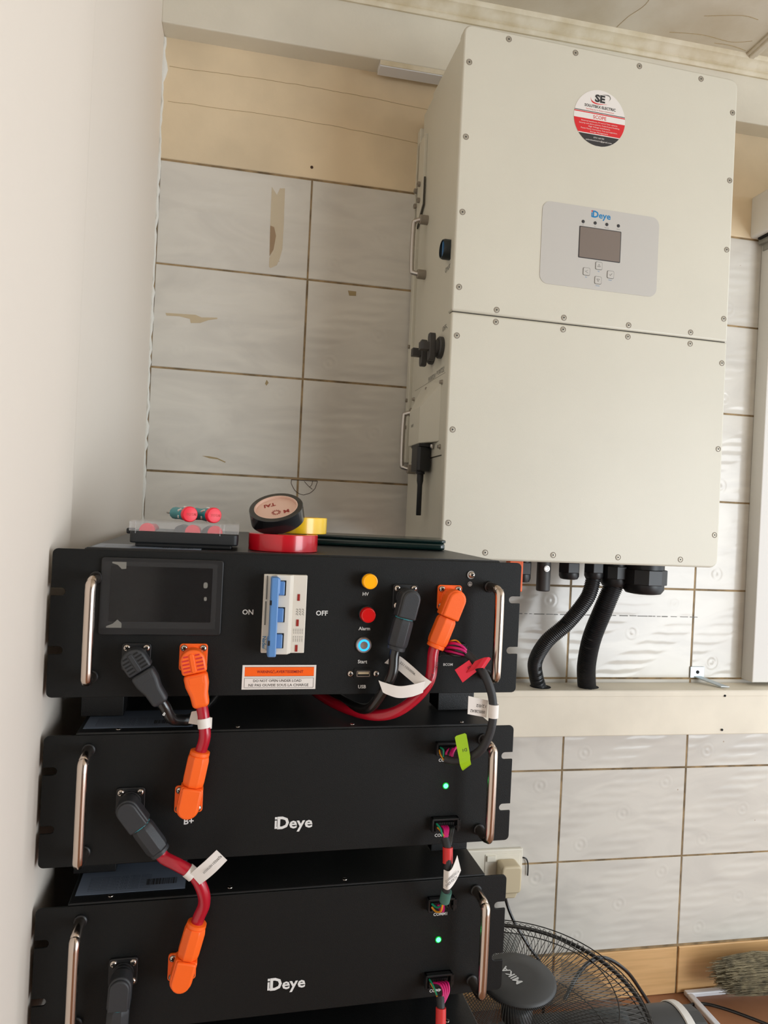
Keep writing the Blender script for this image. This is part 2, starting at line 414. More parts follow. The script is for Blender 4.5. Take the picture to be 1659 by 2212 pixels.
# ================================================================== TRUNKING
tr = thing('cable_trunking', 'long cream metal cable trunking running along the tiled wall below the inverter', 'trunking', FW, (1300, -35, -442))
MB().box(760, 2300, -68, -2, -441.5, -346.5).build('channel', 'trunk_paint', tr, smooth=0, bevel=2)
MB().box(760, 1512, -69.2, -2, -347, -345).box(1513.5, 2300, -69.2, -2, -347, -345).box(760, 2300, -69.2, -67.8, -358, -345.5).build('lid', 'trunk_paint', tr, smooth=0, bevel=.6)
for (x, z) in ((1512, -357), (1509, -431), (1010, -431)):
    MB(FW @ frame_axes((x, -69.4, z), (1, 0, 0), (0, 0, 1), (0, -1, 0))).lathe([(2.6, 0), (2.6, .8), (1.8, 1.2)], 10).build('screw', 'dark_recess', tr)
for (x, y) in ((1099, -36), (1208, -36)):
    MB(FW @ frame_axes((x, y, -345.2), (1, 0, 0), (0, 1, 0), (0, 0, 1))).lathe([(22, 0), (22, .5)], 18).build('cable_hole', 'dark_recess', tr)
hk = MB().box(1472, 1507, -3.5, -1, -334, -309)
M = frame_axes((1490, -3, -331), (1, -.1, 0), (.55, -.83, -.18), (0, -.2, 1))
hk.box(-10, 10, 0, 62, -1.2, 1.2, M)
hk = hk.build('wall_bracket', 'zinc', smooth=0, bevel=.8)
tag(hk, 'small galvanised angle bracket with a hole above the cream trunking', 'bracket')
MB().prism(circ(1490, -321, 4), -4.2, -3.2).build('bolt_hole', 'dark_recess', hk)

# ================================================================== marks on the wall
def patch(name, pts, m, label, cat, y=-.6, th=.4, group=None):
    o = MB().prism(pts, y, y+th).build(name, m, smooth=0); tag(o, label, cat, group); return o
o = patch('tape_strip', [(495, 641), (500, 634), (506, 626), (511, 640), (521, 641.4), (522, 570), (521.5, 520), (517, 500), (512, 487), (500, 480), (497, 482), (497, 500), (504, 517), (508, 545), (503, 562), (495.5, 564)], 'tape_old', 'upright strip of old masking tape stuck high on the left tiles', 'tape')
MB().prism([(495.5, 564), (503, 562), (508, 545), (504, 517), (497, 503)], -.55, -.3).build('glue_patch', 'adhesive_old', o, smooth=0)
patch('tape_scrap', [(304, 371), (360, 373), (372, 369), (402, 371.5), (402, 369), (385, 365), (370, 358), (352, 356), (350, 364), (330, 367), (306, 366)], 'tape_old', 'torn horizontal scrap of tape low on a left tile', 'tape')
b = MB(); pr = []
for k in range(13):
    a = PI+PI*k/12; pr.append((587+26*math.cos(a)+random.uniform(-1, 1), -.4, 62+29*math.sin(a)+random.uniform(-1, 1)))
b.tube(pr, .55, n=5); b.tube([(587, -.4, 60), (597, -.4, 50), (604, -.4, 45)], .5, n=5); b.tube([(604, -.4, 62), (602, -.4, 53), (598, -.4, 49)], .5, n=5)
b.tube([(561, -.4, 62), (613, -.4, 62)], .7, n=5)
tag(b.build('tile_crack', 'crack'), 'dark half round crack in the tile above the tape rolls', 'crack')
for pts, lb in (([(385, 99), (400, 95), (415, 94), (430, 88), (431, 90), (414, 97), (398, 99)], 'yellowish glue smear on the tile above the tool case'),
                ([(500, 250), (503, 246), (507, 252), (503, 258)], 'small yellow drip on the middle left tile'),
                ([(657, 452), (674, 452), (674, 443), (660, 442)], 'faint square glue mark right of the upright grout line')):
    patch('glue_mark', pts, 'stain_yellow', lb, 'stain', th=.25, y=-.45)
patch('damp_spot', circ(572, 690, 3, 10), 'crack', 'small brown spot on the tan plaster above the tiles', 'stain', y=-2.4, th=.5)
b = MB(); x = 1057
while x < 1470:
    L_ = random.uniform(4, 26); b.box(x, x+L_, -.6, -.2, -198-random.uniform(0, .8), -197+random.uniform(0, .6)); x += L_+random.uniform(1, 9)
tag(b.build('marker_line', 'ink_grey', smooth=0), 'thin broken dark line across the tiles under the inverter', 'mark')
b = MB()
for z0, z1 in ((845, 838), (778, 765)):
    p = []
    for i in range(26): t = i/25; p.append((290+560*t, -2.2, z0+(z1-z0)*t+8*math.sin(t*3)+random.uniform(-.8, .8)))
    b.tube(p, .4, n=4)
tag(b.build('plaster_crack', 'stain_yellow'), 'two hairline cracks running across the tan plaster band', 'crack')
cs = thing('conduit_strip', 'short white plastic conduit strip fixed under the beam beside the inverter', 'conduit', FW, (780, -30, 885))
MB().box(694, 900, -45, -14, 888, 900.5).build('channel', 'floor_white', cs, smooth=0, bevel=.8)
MB().box(694, 900, -46.2, -44.6, 890, 900).build('cover', 'cream_trim', cs, smooth=0, bevel=.5)

# ================================================================== INVERTER
inv = thing('inverter', 'large cream white wall inverter with a small display and round red sticker', 'inverter', FI, (265, 140, 0))
MB(FI).box(4, 527, 18, 196, 5, 893).build('housing', 'inverter_paint', inv, smooth=40, bevel=5, seg=3)
MB(FI).box(6, 525, 190, 264, 7, 888).build('rear_housing', 'inverter_paint', inv, smooth=40, bevel=4, seg=3)
MB(FI).box(0, 531, 264, 284, 178, 860).build('mounting_plate', 'inverter_paint', inv, smooth=0, bevel=1.2)
def cov(z0, z1, topr):
    r = 15; a = []
    if topr: a = [(0, z0), (531, z0)]+[p for p in rrect(0, 531, z0, z1, r)[:10]]
    else: a = [(531, z1), (0, z1)]+rrect(0, 531, z0, z1, r)[10:]
    return a
MB(FI).prism(cov(415.2, 898, True), 0, 22).build('upper_cover', 'inverter_paint', inv, smooth=40, bevel=3.5, seg=3)
MB(FI).prism(cov(0, 413.6, False), 0, 22).build('lower_cover', 'inverter_paint', inv, smooth=40, bevel=3.5, seg=3)
MB(FI).box(3, 528, 3, 20, 411, 418).build('seam', 'seam_shadow_dark', inv, smooth=0)
spos = [(x, 886) for x in (80, 204, 328, 453)]+[(x, 13) for x in (79, 203.5, 328, 453)]+[(x, 424.5) for x in (80, 204, 329, 454)]+[(x, 404) for x in (79.5, 203.5, 328.5, 454)]
spos += [(11.5, z) for z in (834, 708, 581.5, 455.5, 374, 216.5, 60.5)]+[(521.5, z) for z in (836, 711, 583.5, 456.5, 375, 217.5, 60)]
sm = None
for (x, z) in spos:
    b = MB(FI @ frame_axes((x, .1, z), (1, 0, 0), (0, 0, 1), (0, -1, 0)))
    b.lathe([(5.2, 0), (5.2, .5), (4.4, .7), (3.9, .3)], 20, cap=False)
    w = b.build('washer', 'post_grey', inv)
    MB(FI @ frame_axes((x, .1, z), (1, 0, 0), (0, 0, 1), (0, -1, 0))).lathe([(3.7, 0), (3.6, .35), (1.5, .55), (1.4, .2)], 16, cap=False).build('screw', 'screw_dull', inv)
    MB(FI @ frame_axes((x, .1, z), (1, 0, 0), (0, 0, 1), (0, -1, 0))).lathe([(1.5, .1), (1.5, .3)], 8).build('screw_socket', 'ink_dark', inv)
dp = MB(FI).prism(rrect(155, 380.5, 479.5, 622, 15, 6), -.7, .3).build('display_panel', 'panel_grey', inv, smooth=0)
MB(FI).prism(rrect(225.3, 306.2, 532, 587.3, 1.5), -1.1, 0).build('display_rim', 'ink_dark', dp, smooth=0)
MB(FI).prism(rrect(226.8, 304.8, 533.3, 586, 1), -1.4, 0).build('display_screen', 'lcd', dp, smooth=0)
for (x, z), t in zip(((232, 594.8), (255, 595.3), (277.5, 595.8), (300, 596.4)), ('DC', 'AC', 'Normal', 'Alarm')):
    MB(FI @ frame_axes((x, -.7, z+.6), (1, 0, 0), (0, 0, 1), (0, -1, 0))).lathe([(2.9, 0), (2.9, .5), (0, .9)], 16).build('indicator_light', 'ink_dark', dp)
    letter(t, 1.8, (x, -.8, z-5.2), dp, 'ink_grey', FI, bold=0, name='lettering')
for (x, z), t, s_ in zip(((265.5, 522), (242.3, 509.2), (288.7, 509.2), (265, 496.5)), ('Up', 'Esc', 'Enter', 'Down'), ('up', 'left', 'tick', 'down')):
    bt = MB(FI).prism(rrect(x-6.6, x+6.6, z-6.8, z+6.8, 2.2), -1.3, 0).build('button', 'knob_blue' if 0 else 'ink_grey', dp, smooth=0)
    MB(FI).prism(rrect(x-5.9, x+5.9, z-6.1, z+6.1, 2), -1.6, 0).build('button_face', 'panel_grey', dp, smooth=0)
    b = MB(FI)
    q = {'up': [(-2.5, -2), (0, 2.5), (2.5, -2), (-2.5, -2)], 'down': [(-2.5, 2), (0, -2.5), (2.5, 2), (-2.5, 2)], 'left': [(2.5, 2.5), (-2.5, 0), (2.5, -2.5)], 'tick': [(-2.5, 0), (-.5, -2), (2.8, 2.4)]}[s_]
    b.tube([(x+a, -1.7, z+c) for a, c in q], .35, n=4); b.build('button_symbol', 'ink_grey', dp)
    letter(t, 2.0, (x, -.8, z-9.4), dp, 'ink_blue', FI, bold=0)
# brand wordmark
def wordmark(c, cap, parent, frame, m1, m2, y):
    x, z = c
    b = MB(frame); letter('D', cap, (x-cap*.98, y, z), None, bold=.035, mb=b, frame=frame, width=cap*1.0); letter('eye', cap*.92, (x+cap*.55, y, z-cap*.05), None, bold=.022, mb=b, frame=frame, width=cap*2.0)
    b.build('wordmark', m1, parent, smooth=0)
    x0 = x-cap*1.70
    MB(frame).prism([(x0, z-cap*.5), (x0+cap*.3, z-cap*.5), (x0+cap*.3, z-cap*.34), (x0+cap*.17, z-cap*.34), (x0+cap*.17, z+cap*.2), (x0, z+cap*.2)], y, y+.1).build('wordmark_stem', m1, parent, smooth=0)
    MB(frame).box(x0, x0+cap*.2, y, y+.1, z+cap*.3, z+cap*.5).build('wordmark_dot', m2, parent, smooth=0)
wordmark((266.5, 611.5), 11.5, dp, FI, 'ink_blue', 'ink_red', -.85)
# round sticker
sk = MB(FI).prism(circ(255, 780, 49.3, 48), -.45, .2).build('round_sticker', 'paper_white', inv, smooth=0)
def seg(z0, z1, m, nm='printed_band', y=-.55, R=49.3):
    p = []; n = 16
    for i in range(n+1):
        z = z1+(z0-z1)*i/n; h = math.sqrt(max(0, R*R-z*z)); p.append((255+h, 780+z))
    for i in range(n+1):
        z = z0+(z1-z0)*i/n; h = math.sqrt(max(0, R*R-z*z)); p.append((255-h, 780+z))
    MB(FI).prism(p, y, y+.1).build(nm, m, sk, smooth=0)
seg(8.8, 10, 'ink_dark'); seg(6.2, 8, 'ink_red'); seg(-28.5, -4, 'ink_red'); seg(-49, -30, 'ink_dark')
letter('SE', 12, (254, -.6, 780+34.5), sk, 'ink_dark', FI, bold=.05, wscale=1.15)
b = MB(FI); b.ribbon([(236, -.6, 814), (239, -.6, 807.5), (250, -.6, 804.6), (268, -.6, 806.5)], [(0, 0, .2), (0, 0, 1.3), (0, 0, .8), (0, 0, .1)], .1); b.build('swoosh', 'ink_red', sk)
b = MB(FI); b.ribbon([(258, -.6, 822), (270, -.6, 822.5), (274, -.6, 818), (271, -.6, 813)], [(0, 0, .1), (0, 0, 1.0), (.8, 0, .3), (.2, 0, .1)], .1); b.build('swoosh', 'ink_grey', sk)
letter('SOLUTEKX ELECTRIC', 4.6, (255, -.6, 780+19.5), sk, 'ink_dark', FI, bold=.03, width=60)
letter('Sparking Joy In Every Connection', 2.4, (255, -.6, 780+13.6), sk, 'ink_red', FI, bold=0, width=54)
letter('SCOPE', 6, (255, -.6, 780+1.2), sk, 'ink_red', FI, bold=.01)
for i, (t, w) in enumerate((('Electrical Installation, PV and LV Solar systems,', 70), ('Security and alarm systems, Control panel building,', 78), ('High Voltage installations,', 42), ('Power Factor Correction, Test and Inspection,', 70), ('Energy Management', 34))):
    letter(t, 2.2, (255, -.65, 780-8-i*4.4), sk, 'paper_white', FI, bold=0, width=w)
letter('0715 164 953', 2.6, (255, -.65, 780-35), sk, 'paper_white', FI, bold=0)
letter('solutekxelectric@gmail.com', 2.6, (255, -.65, 780-40), sk, 'paper_white', FI, bold=0, width=50)
# left side fittings (side plane x=0 of the housing is x=4)
SX = 4
def side_frame(y, z): return FI @ frame_axes((SX, y, z), (0, 0, 1), (0, -1, 0), (-1, 0, 0))   # local z points out of the side
def tri(b, pts2, x0, x1): b.prism(pts2, x0, x1, axis='x')
b = MB(FI); tri(b, [(226, 830), (226, 688), (272, 652), (290, 652), (290, 830)], 0, SX+2); b.build('hanging_bracket', 'inverter_paint', inv, smooth=0, bevel=.8)
b = MB(FI); tri(b, [(222, 742), (224.5, 742), (224.5, 689), (272, 650), (272, 647), (222, 687)], 1.5, SX+.2); b.build('bracket_shadow_line', 'seam_shadow_dark', inv, smooth=0)  # dark strip painting the shadow line along the bracket edge
for y, z in ((247, 737), (272, 734), (246, 704), (270, 702)):
    MB(side_frame(y, z)).lathe([(5, 2), (5, 9), (4.4, 9.6), (2.2, 9.7), (2, 7), (0, 7)], 16).build('bolt', 'post_grey', inv)
for y, z in ((272, 415), (272, 305), (272, 250)):
    MB(side_frame(y, z)).lathe([(4, 0), (4, 7), (3.4, 7.6)], 12).build('bolt', 'post_grey', inv)
def carry(y, z0, z1):
    h = MB(FI).tube([(-7, y, z1), (-18, y+4, z1-3), (-22, y+6, z1-13), (-22, y+6, z0+13), (-18, y+4, z0+3), (-7, y, z0)], 4.6, n=14, sub=5).build('carry_handle', 'brushed', inv, smooth=60)
    for z in (z0, z1):
        MB(side_frame(y, z)).lathe([(9, 0), (9, 15), (8, 16), (3, 16), (3, 12), (0, 12)], 20).build('handle_post', 'post_grey', inv)
carry(192, 537, 643); carry(200, 160, 270)
MB(side_frame(35, 529)).lathe([(17, 0), (17, 12), (15.5, 15.5), (14.2, 15.5), (13.6, 8), (0, 8)], 28).build('power_knob', 'knob_dark', inv)
MB(side_frame(35, 529)).box(-13, 13, -3.5, 3.5, 8, 14).lathe([(13, 8.1), (13, 9.5)], 20).build('knob_cap', 'knob_blue', inv, bevel=.6)
for y in (60, 112):
    f = side_frame(y, 366)
    sw = MB(f).lathe([(19, 0), (19, 6), (17, 8), (13, 8), (13, 14)], 24).build('rotary_switch', 'knob_grey', inv)
    MB(f).prism([(-24, -5), (-18, -8), (18, -8), (24, -5), (24, 5), (18, 8), (-18, 8), (-24, 5)], 13, 24, axis='z').build('switch_wing', 'knob_grey', inv, smooth=40, bevel=1.5)
    MB(f).box(-7, 7, -7, 7, 22, 40).box(-4, 4, -2, 2, 39, 40.5).build('switch_lever', 'knob_grey', inv, smooth=0, bevel=1.5)
letter('ON/OFF', 9, (SX-.4, 36, 501), inv, 'ink_grey', FI, X=(0, -1, 0), U=(0, 0, 1), bold=.0)
letter('PV SWITCH1', 9, (SX-.4, 112, 323), inv, 'ink_grey', FI, X=(0, -1, 0), bold=0, width=44)
letter('PV SWITCH2', 9, (SX-.4, 60, 325), inv, 'ink_grey', FI, X=(0, -1, 0), bold=0, width=44)
letter('OFF', 9, (SX-.4, 48, 398), inv, 'ink_grey', FI, X=(0, -1, 0), bold=0)
letter('0', 9, (SX-.4, 24, 370), inv, 'ink_grey', FI, X=(0, -1, 0), bold=0)
MB(FI).tube([(SX-.3, 40, 398), (SX-.3, 30, 393), (SX-.3, 25, 383)], .6, n=5, sub=4).build('dial_arc', 'ink_grey', inv)
b = MB(FI); b.prism(rrect(14, 236, 176, 316, 12), SX-2.2, SX+1, axis='x'); b.build('side_plate', 'inverter_paint', inv, smooth=40, bevel=.6)
b = MB(FI); b.prism(rrect(12.5, 237.5, 174.5, 317.5, 13), SX-.5, SX+.6, axis='x'); b.build('plate_gasket', 'seam_shadow_dark', inv, smooth=0)
for y, z in ((40, 302), (128, 305), (34, 190), (222, 300)):
    MB(side_frame(y, z)).lathe([(4.5, 1), (4.5, 4), (3.2, 4), (3.2, 7), (0, 7)], 14).build('bolt', 'brushed', inv)
# wedge shaped socket cover
hv = [(2, 44, 302), (2, 44, 200), (-20, 98, 200), (-20, 98, 266), (-20, 168, 200), (-20, 168, 266), (2, 205, 200), (2, 205, 300), (2, 98, 314), (2, 168, 314)]
b = MB(FI); b.add(hv, [(0, 1, 2, 3), (3, 2, 4, 5), (5, 4, 6, 7), (0, 3, 8), (3, 5, 9, 8), (5, 7, 9), (1, 6, 4, 2), (0, 8, 9, 7, 6, 1)])
b.build('socket_cover', 'inverter_paint', inv, smooth=0, bevel=2)
letter('WIFI', 6, (-20.4, 145, 237), inv, 'ink_grey', FI, X=(0, -1, 0), bold=0)
lg = thing('wireless_dongle', 'black wireless dongle with a stub antenna plugged into the inverter side', 'dongle', FI, (-12, 104, 70))
MB(FI).box(-24, 2, 78, 130, 193, 199).build('flange', 'plastic_black', lg, smooth=0, bevel=1)
MB(FI).prism([(-25, 84), (-25, 122), (-18, 130), (0, 130), (0, 84), (-8, 80), (-20, 80)], 150, 194, axis='z').build('body', 'plastic_black', lg, smooth=30, bevel=1.5)
MB(FI).box(-8, -2, 122, 132, 158, 171).build('rating_sticker', 'paper_white', lg, smooth=0)
MB(FI @ frame_axes((-12, 104, 150), (1, 0, 0), (0, -1, 0), (0, 0, -1))).lathe([(8, 0), (8, 4), (6, 5), (6, 16), (4.6, 24), (4.6, 78), (4, 79)], 16).build('antenna', 'plastic_black', lg)
for y in (88, 62): MB(FI @ frame_axes((-8 if y == 88 else -2, y+10, 197), (1, 0, 0), (0, 1, 0), (0, 0, -1))).lathe([(3.4, 0), (3.4, 5), (2.6, 7)], 10).build('screw', 'brushed', lg)

# ================================================================== GLANDS AND CONDUITS UNDER THE INVERTER
def fv(x, y, z): return FW @ frame_axes((x, y, z), (1, 0, 0), (0, 1, 0), (0, 0, -1))
def gland(x, y, r, l, label, flange=True):
    g = thing('cable_gland', label, 'cable gland', FW, (x, y, -66-l), group=None)
    top = -60.5
    MB(fv(x, y, top)).lathe([(r*1.18, 0), (r*1.18, l*.10), (r, l*.12), (r, l*.3)], 24).build('thread', 'plastic_black', g)
    MB(fv(x, y, top)).lathe([(r*1.14, l*.3), (r*1.14, l*.72)], 6 if r < 25 else 10).build('hex_nut', 'plastic_black', g, smooth=0, bevel=1.2)
    MB(fv(x, y, top)).lathe([(r*1.02, l*.72), (r*1.02, l*.86), (r*.88, l*.97), (r*.6, l)], 24).build('dome_cap', 'plastic_black', g)
    return g
gland(1004, -140, 16, 56, 'small black cable gland under the inverter, half hidden behind the rack ear')
gland(1101, -140, 19, 48, 'small empty black cable gland under the inverter, between the grey plug and the conduits')
gland(1153.5, -140, 18, 46, 'small black cable gland holding the thinner corrugated conduit')
gland(1198, -140, 26, 60, 'medium black cable gland holding the thicker corrugated conduit')
gland(1248, -163, 38, 70, 'largest black cable gland under the inverter, empty with a rounded cap')
pc = thing('solar_connector', 'dark grey cylindrical plug hanging under the inverter with a bright screw', 'plug', FW, (1048, -140, -132))
MB(fv(1048, -140, -60.5)).lathe([(13.5, 0), (13.5, 70), (12, 72)], 22).build('sleeve', 'knob_grey', pc)
MB(FW @ frame_axes((1048, -153.4, -88), (1, 0, 0), (0, 0, 1), (0, -1, 0))).lathe([(6, -1), (6, .8), (4, 1), (3.4, 0), (0, 0)], 16).build('screw', 'brushed', pc)
oc = MB().box(950, 977, -210, -190, -128, -61).build('orange_connector', 'plug_orange', smooth=0, bevel=2)
tag(oc, 'thin orange connector edge peeping from behind the top rack ear', 'plug')
def corr(name, path, r, label):
    t = thing(name, label, 'conduit', FW, path[-1])
    P = spline([Vector(p) for p in path], 14); # resample by length for even ribs
    L_ = [0]
    for i in range(1, len(P)): L_.append(L_[-1]+(P[i]-P[i-1]).length)
    tot = L_[-1]; n = int(tot/.95); Q = []; j = 0
    for i in range(n+1):
        d = tot*i/n
        while j < len(L_)-2 and L_[j+1] < d: j += 1
        f = (d-L_[j])/(L_[j+1]-L_[j]); Q.append(P[j].lerp(P[j+1], min(1, f)))
    MB().tube(Q, lambda t_: r*(1+.055*(1 if (int(round(t_*n)) % 4) < 2 else -1)), n=18).build('corrugated_tube', 'conduit', t, smooth=60)
    return t
corr('flexible_conduit', [(1153.5, -140, -104), (1145, -134, -145), (1117, -112, -198), (1084, -90, -240), (1074, -62, -285), (1085, -44, -322), (1099, -36, -352)], 14.2, 'thinner black corrugated conduit curving left from the inverter into the trunking')
corr('flexible_conduit', [(1198, -140, -116), (1184, -128, -168), (1175, -104, -230), (1182, -74, -288), (1197, -48, -330), (1207, -36, -354)], 18.2, 'thicker black corrugated conduit dropping from the inverter into the trunking')

# ================================================================== BATTERY RACK
def phil(b):  # cross recess drawn as tiny bars is done by separate part
    pass
def screw_at(x, z, r, y, parent, frame=FR, pan=True):
    f = frame @ frame_axes((x, -y, z), (1, 0, 0), (0, 0, 1), (0, -1, 0))
    h = r*.62 if pan else r*.3
    s = MB(f).lathe([(r, 0), (r*.97, h*.35), (r*.75, h*.8), (r*.4, h), (0, h*1.05)], 18).build('screw', 'screw_steel', parent)
    a = random.uniform(0, 1.2); b = MB(f); t = r*.16; c, s_ = math.cos(a), math.sin(a)
    for k in (0, 1):
        M = Matrix.Rotation(a+k*PI/2, 4, 'Z'); b.box(-r*.55, r*.55, -t, t, h*.7, h*1.07, M)
    return b
def outline(top, bot, sl, sr):
    """front panel outline with open ear slots; sl/sr slot heights"""
    W_ = 482.6; r = 5; p = []
    def slot(side, z):
        w, d = 3.9, 13; o = []
        if side == 'R':
            cx = W_-d+w
            o = [(W_, z-w)]+[(cx+w*math.cos(a), z+w*math.sin(a)) for a in [math.radians(270-k*22.5) for k in range(9)]]+[(W_, z+w)]
        else:
            cx = d-w
            o = [(0, z+w)]+[(cx+w*math.cos(a), z+w*math.sin(a)) for a in [math.radians(90-k*22.5) for k in range(9)]]+[(0, z-w)]
        return o
    def arc(cx, cz, a0): return [(cx+r*math.cos(math.radians(a0+k*22.5)), cz+r*math.sin(math.radians(a0+k*22.5))) for k in range(5)]
    p += arc(W_-r, bot+r, 270)
    for z in sorted(sr): p += slot('R', z)
    p += arc(W_-r, top-r, 0)+arc(r, top-r, 90)
    for z in sorted(sl, reverse=True): p += slot('L', z)
    p += arc(r, bot+r, 180)
    return p
def handle(x, z0, z1, u):
    r = 5; d = 31; c = 11
    MB(FR).tube([(x, 0, z1), (x, -d+c, z1), (x, -d+c*.35, z1-c*.3), (x, -d, z1-c), (x, -d, z0+c), (x, -d+c*.35, z0+c*.3), (x, -d+c, z0), (x, 0, z0)], r, n=18, sub=4).build('handle', 'steel', u, smooth=60)
    for z in (z0, z1): MB(FR @ frame_axes((x, 0, z), (1, 0, 0), (0, 0, 1), (0, -1, 0))).lathe([(6.2, -.3), (6.2, 2.5), (5.2, 3.4)], 18).build('handle_ferrule', 'plastic_black', u)
def flange(x, z, m, u, shaft=True):
    f = MB(FR).prism(rrect(x-13.6, x+13.6, z-13.4, z+13.4, 3), -3, 0).build('socket_flange', m, u, smooth=30, bevel=.6)
    b = None
    for dx in (-9.2, 9.2):
        for dz in (-9.1, 9.1):
            cr = screw_at(x+dx, z+dz, 3.5, 3, u)
            cr.build('screw_recess', 'dark_recess', u, smooth=0)
    MB(FR @ frame_axes((x, 0, z), (1, 0, 0), (0, 0, 1), (0, -1, 0))).lathe([(10.3, 2.5), (10.3, 5), (9.6, 5.2), (9.6, 7), (10.2, 7.2), (10.2, 9), (9.2, 9.2), (9.2, 14)], 24).build('socket_collar', m, u)
def comm_socket(x0, x1, z0, z1, u):
    s_ = MB(FR); w = 2.0
    s_.box(x0, x1, -7, .5, z1-2.2, z1).box(x0, x0+w, -7, .5, z0, z1).box(x1-w, x1, -7, .5, z0, z1).box(x0, x1, -2, .5, z0, z1)
    s_.box(x0, x0+5, -7, .5, z0, z0+1.5).box(x1-3, x1+1.5, -6, .5, z0+3, z0+6).box(x1, x1+2.5, -5, .5, z0+1, z1-3)
    s_.build('comm_socket', 'plastic_black', u, smooth=0, bevel=.4)
    MB(FR).box(x0+4, x1-5, -5.5, -1, z0+2, z1-4.5).build('socket_insert', 'dark_recess', u, smooth=0)
    for k in range(8):
        xx = x0+6+k*(x1-x0-12)/7; MB(FR).box(xx-.6, xx+.6, -6, -5, z0+4, z1-4.5).build('contact_rib', 'plastic_black', u, smooth=0)
def body(u, top, bot, sl, sr, lab=True, feet=True, fdepth=0, lipscrews=True):
    MB(FR).prism(outline(top, bot, sl, sr), 0, 2.5).build('front_panel', 'powder_black', u, smooth=30, bevel=.5)
    MB(FR).box(28, 458, 2.5, 565, bot+1, top+1.2).build('case', 'case_black', u, smooth=0, bevel=1)
    MB(FR).box(30, 456, 2.6, 12, top+1.1, top+1.8).build('top_lip', 'case_black', u, smooth=0)
    if lab:
        rl = MB(FR).box(24+8, 137, 17, 76, top+1.3, top+1.65).build('rating_label', 'label_silver', u, smooth=0)
        b = MB(FR)
        for k in range(9): letter('Battery pack rating 44.8V 100Ah lithium' if k % 2 else 'Communication and safety notes', 1.5, (72, 24+k*3.1, top+1.7), None, mb=b, X=(1, 0, 0), U=(0, 1, 0), bold=0, width=60)
        b.build('label_print', 'ink_dark', rl, smooth=0)
        b = MB(FR); x = 98
        while x < 128: w_ = random.choice((.4, .8, 1.2)); b.box(x, x+w_, 28, 40, top+1.6, top+1.75); x += w_+random.choice((.4, .8))
        b.build('barcode', 'ink_dark', rl, smooth=0)
    if lipscrews:
        for x in (66, 182, 302, 425):
            MB(FR @ frame_axes((x, 12, top+1.2), (1, 0, 0), (0, 1, 0), (0, 0, 1))).lathe([(3, 0), (2.6, 1), (0, 1.6)], 12).build('top_screw', 'screw_steel', u)
    if feet:
        for x0, x1 in ((22, 66), (410, 456)):
            MB(FR).prism([(x0, bot-5), (x1, bot-5), (x1, bot+2), (x0, bot+2)], 25, 540).box(x0+1, x1-1, 55, 90, bot-34.6, bot-5).box(x0+1, x1-1, 480, 515, bot-34.6, bot-5).build('foot', 'case_black', u, smooth=0, bevel=.8)

# --- control unit
u1 = thing('battery_control_unit', 'topmost black rack unit with a dark screen, blue breaker and indicator lamps', 'rack unit', FR, (241, 280, -186), rot=RA)
body(u1, -42.5, -186, (-84, -140.5), (-83.5, -139.5), lipscrews=False)
handle(40.5, -165.5, -69.5, u1); handle(445.5, -165.5, -69.5, u1)
bz = MB(FR).prism(rrect(44.8, 160.3, -124.8, -49.5, 3), -3.2, 0).build('display_bezel', 'plastic_black', u1, smooth=30, bevel=.8)
MB(FR).prism(rrect(53.8, 149.8, -111.6, -57.6, .8), -3.6, -1).build('display_glass', 'glass_dark', bz, smooth=0)
MB(FR).prism(rrect(46.5, 154.5, -118, -53, .6), -4.2, -4.0).build('protective_film', 'film', bz, smooth=0)
for pts_ in ([(55, -53.5), (68, -53.5), (68, -60), (64, -60.5), (60, -56.5), (55, -55)], [(52, -117.5), (66, -117.5), (66, -113), (62, -109.5), (58, -113.5), (52, -116)], rrect(141.5, 145.5, -77.5, -71.5, 1.9), rrect(142.5, 145.3, -90, -86, 1.3)):
    MB(FR).prism(pts_, -4.4, -4.25).build('glue_smudge', 'smudge', bz, smooth=0)
# breaker
bk = MB(FR)
bk.box(200.8, 244.6, -6, 3, -141.5, -61.8)
bk.prism([(210, -6), (213, -12), (227, -12), (231, -6)], -141.8, -61.6, axis='z')
bk = bk.build('circuit_breaker', 'breaker_white', u1, smooth=0, bevel=.7)
MB(FR).box(207, 214.6, -25, -10, -142, -63).box(207.8, 216, -22, -9, -80, -64).box(206.2, 213.6, -24, -10, -142.2, -123).build('toggle_bar', 'breaker_blue', bk, smooth=0, bevel=1.2)
for z in (-74.5, -101.5, -127.8):
    MB(FR).box(214.5, 222.6, -12.6, -11, z-7.6, z+7.6).build('toggle_slot', 'dark_recess', bk, smooth=0)
    MB(FR).box(214, 221, -17, -10, z-7, z+7).build('toggle', 'breaker_blue', bk, smooth=0, bevel=1)
for z in (-84.5, -110.5, -136.5): MB(FR).box(235.2, 237.7, -6.6, -6, z-3.4, z+3.4).build('flag_window', 'breaker_red', bk, smooth=0)
for z in (-88, -128): MB(FR).box(206, 208, -25.3, -24, z-2.3, z+2.3).build('bar_notch', 'dark_recess', bk, smooth=0)
letter('Nader', 3.6, (203.6, -6.3, -131), bk, 'ink_blue', FR, X=(0, 0, -1), U=(1, 0, 0), bold=.01)
letter('NDB2Z-125', 1.9, (206.4, -6.3, -132), bk, 'ink_grey', FR, X=(0, 0, -1), U=(1, 0, 0), bold=0)
MB(FR).box(203.2, 204.6, -6.4, -6, -87, -63).box(202.8, 204.2, -6.4, -6, -113, -89).build('blue_line', 'ink_grey', bk, smooth=0)
b = MB(FR)
for k in range(3):
    for j in range(3): b.tube([(234.5+j*3, -6.3, -97-k*2.4), (235.5+j*3, -6.3, -96-k*2.4), (236.5+j*3, -6.3, -98-k*2.4)], .18, n=4)
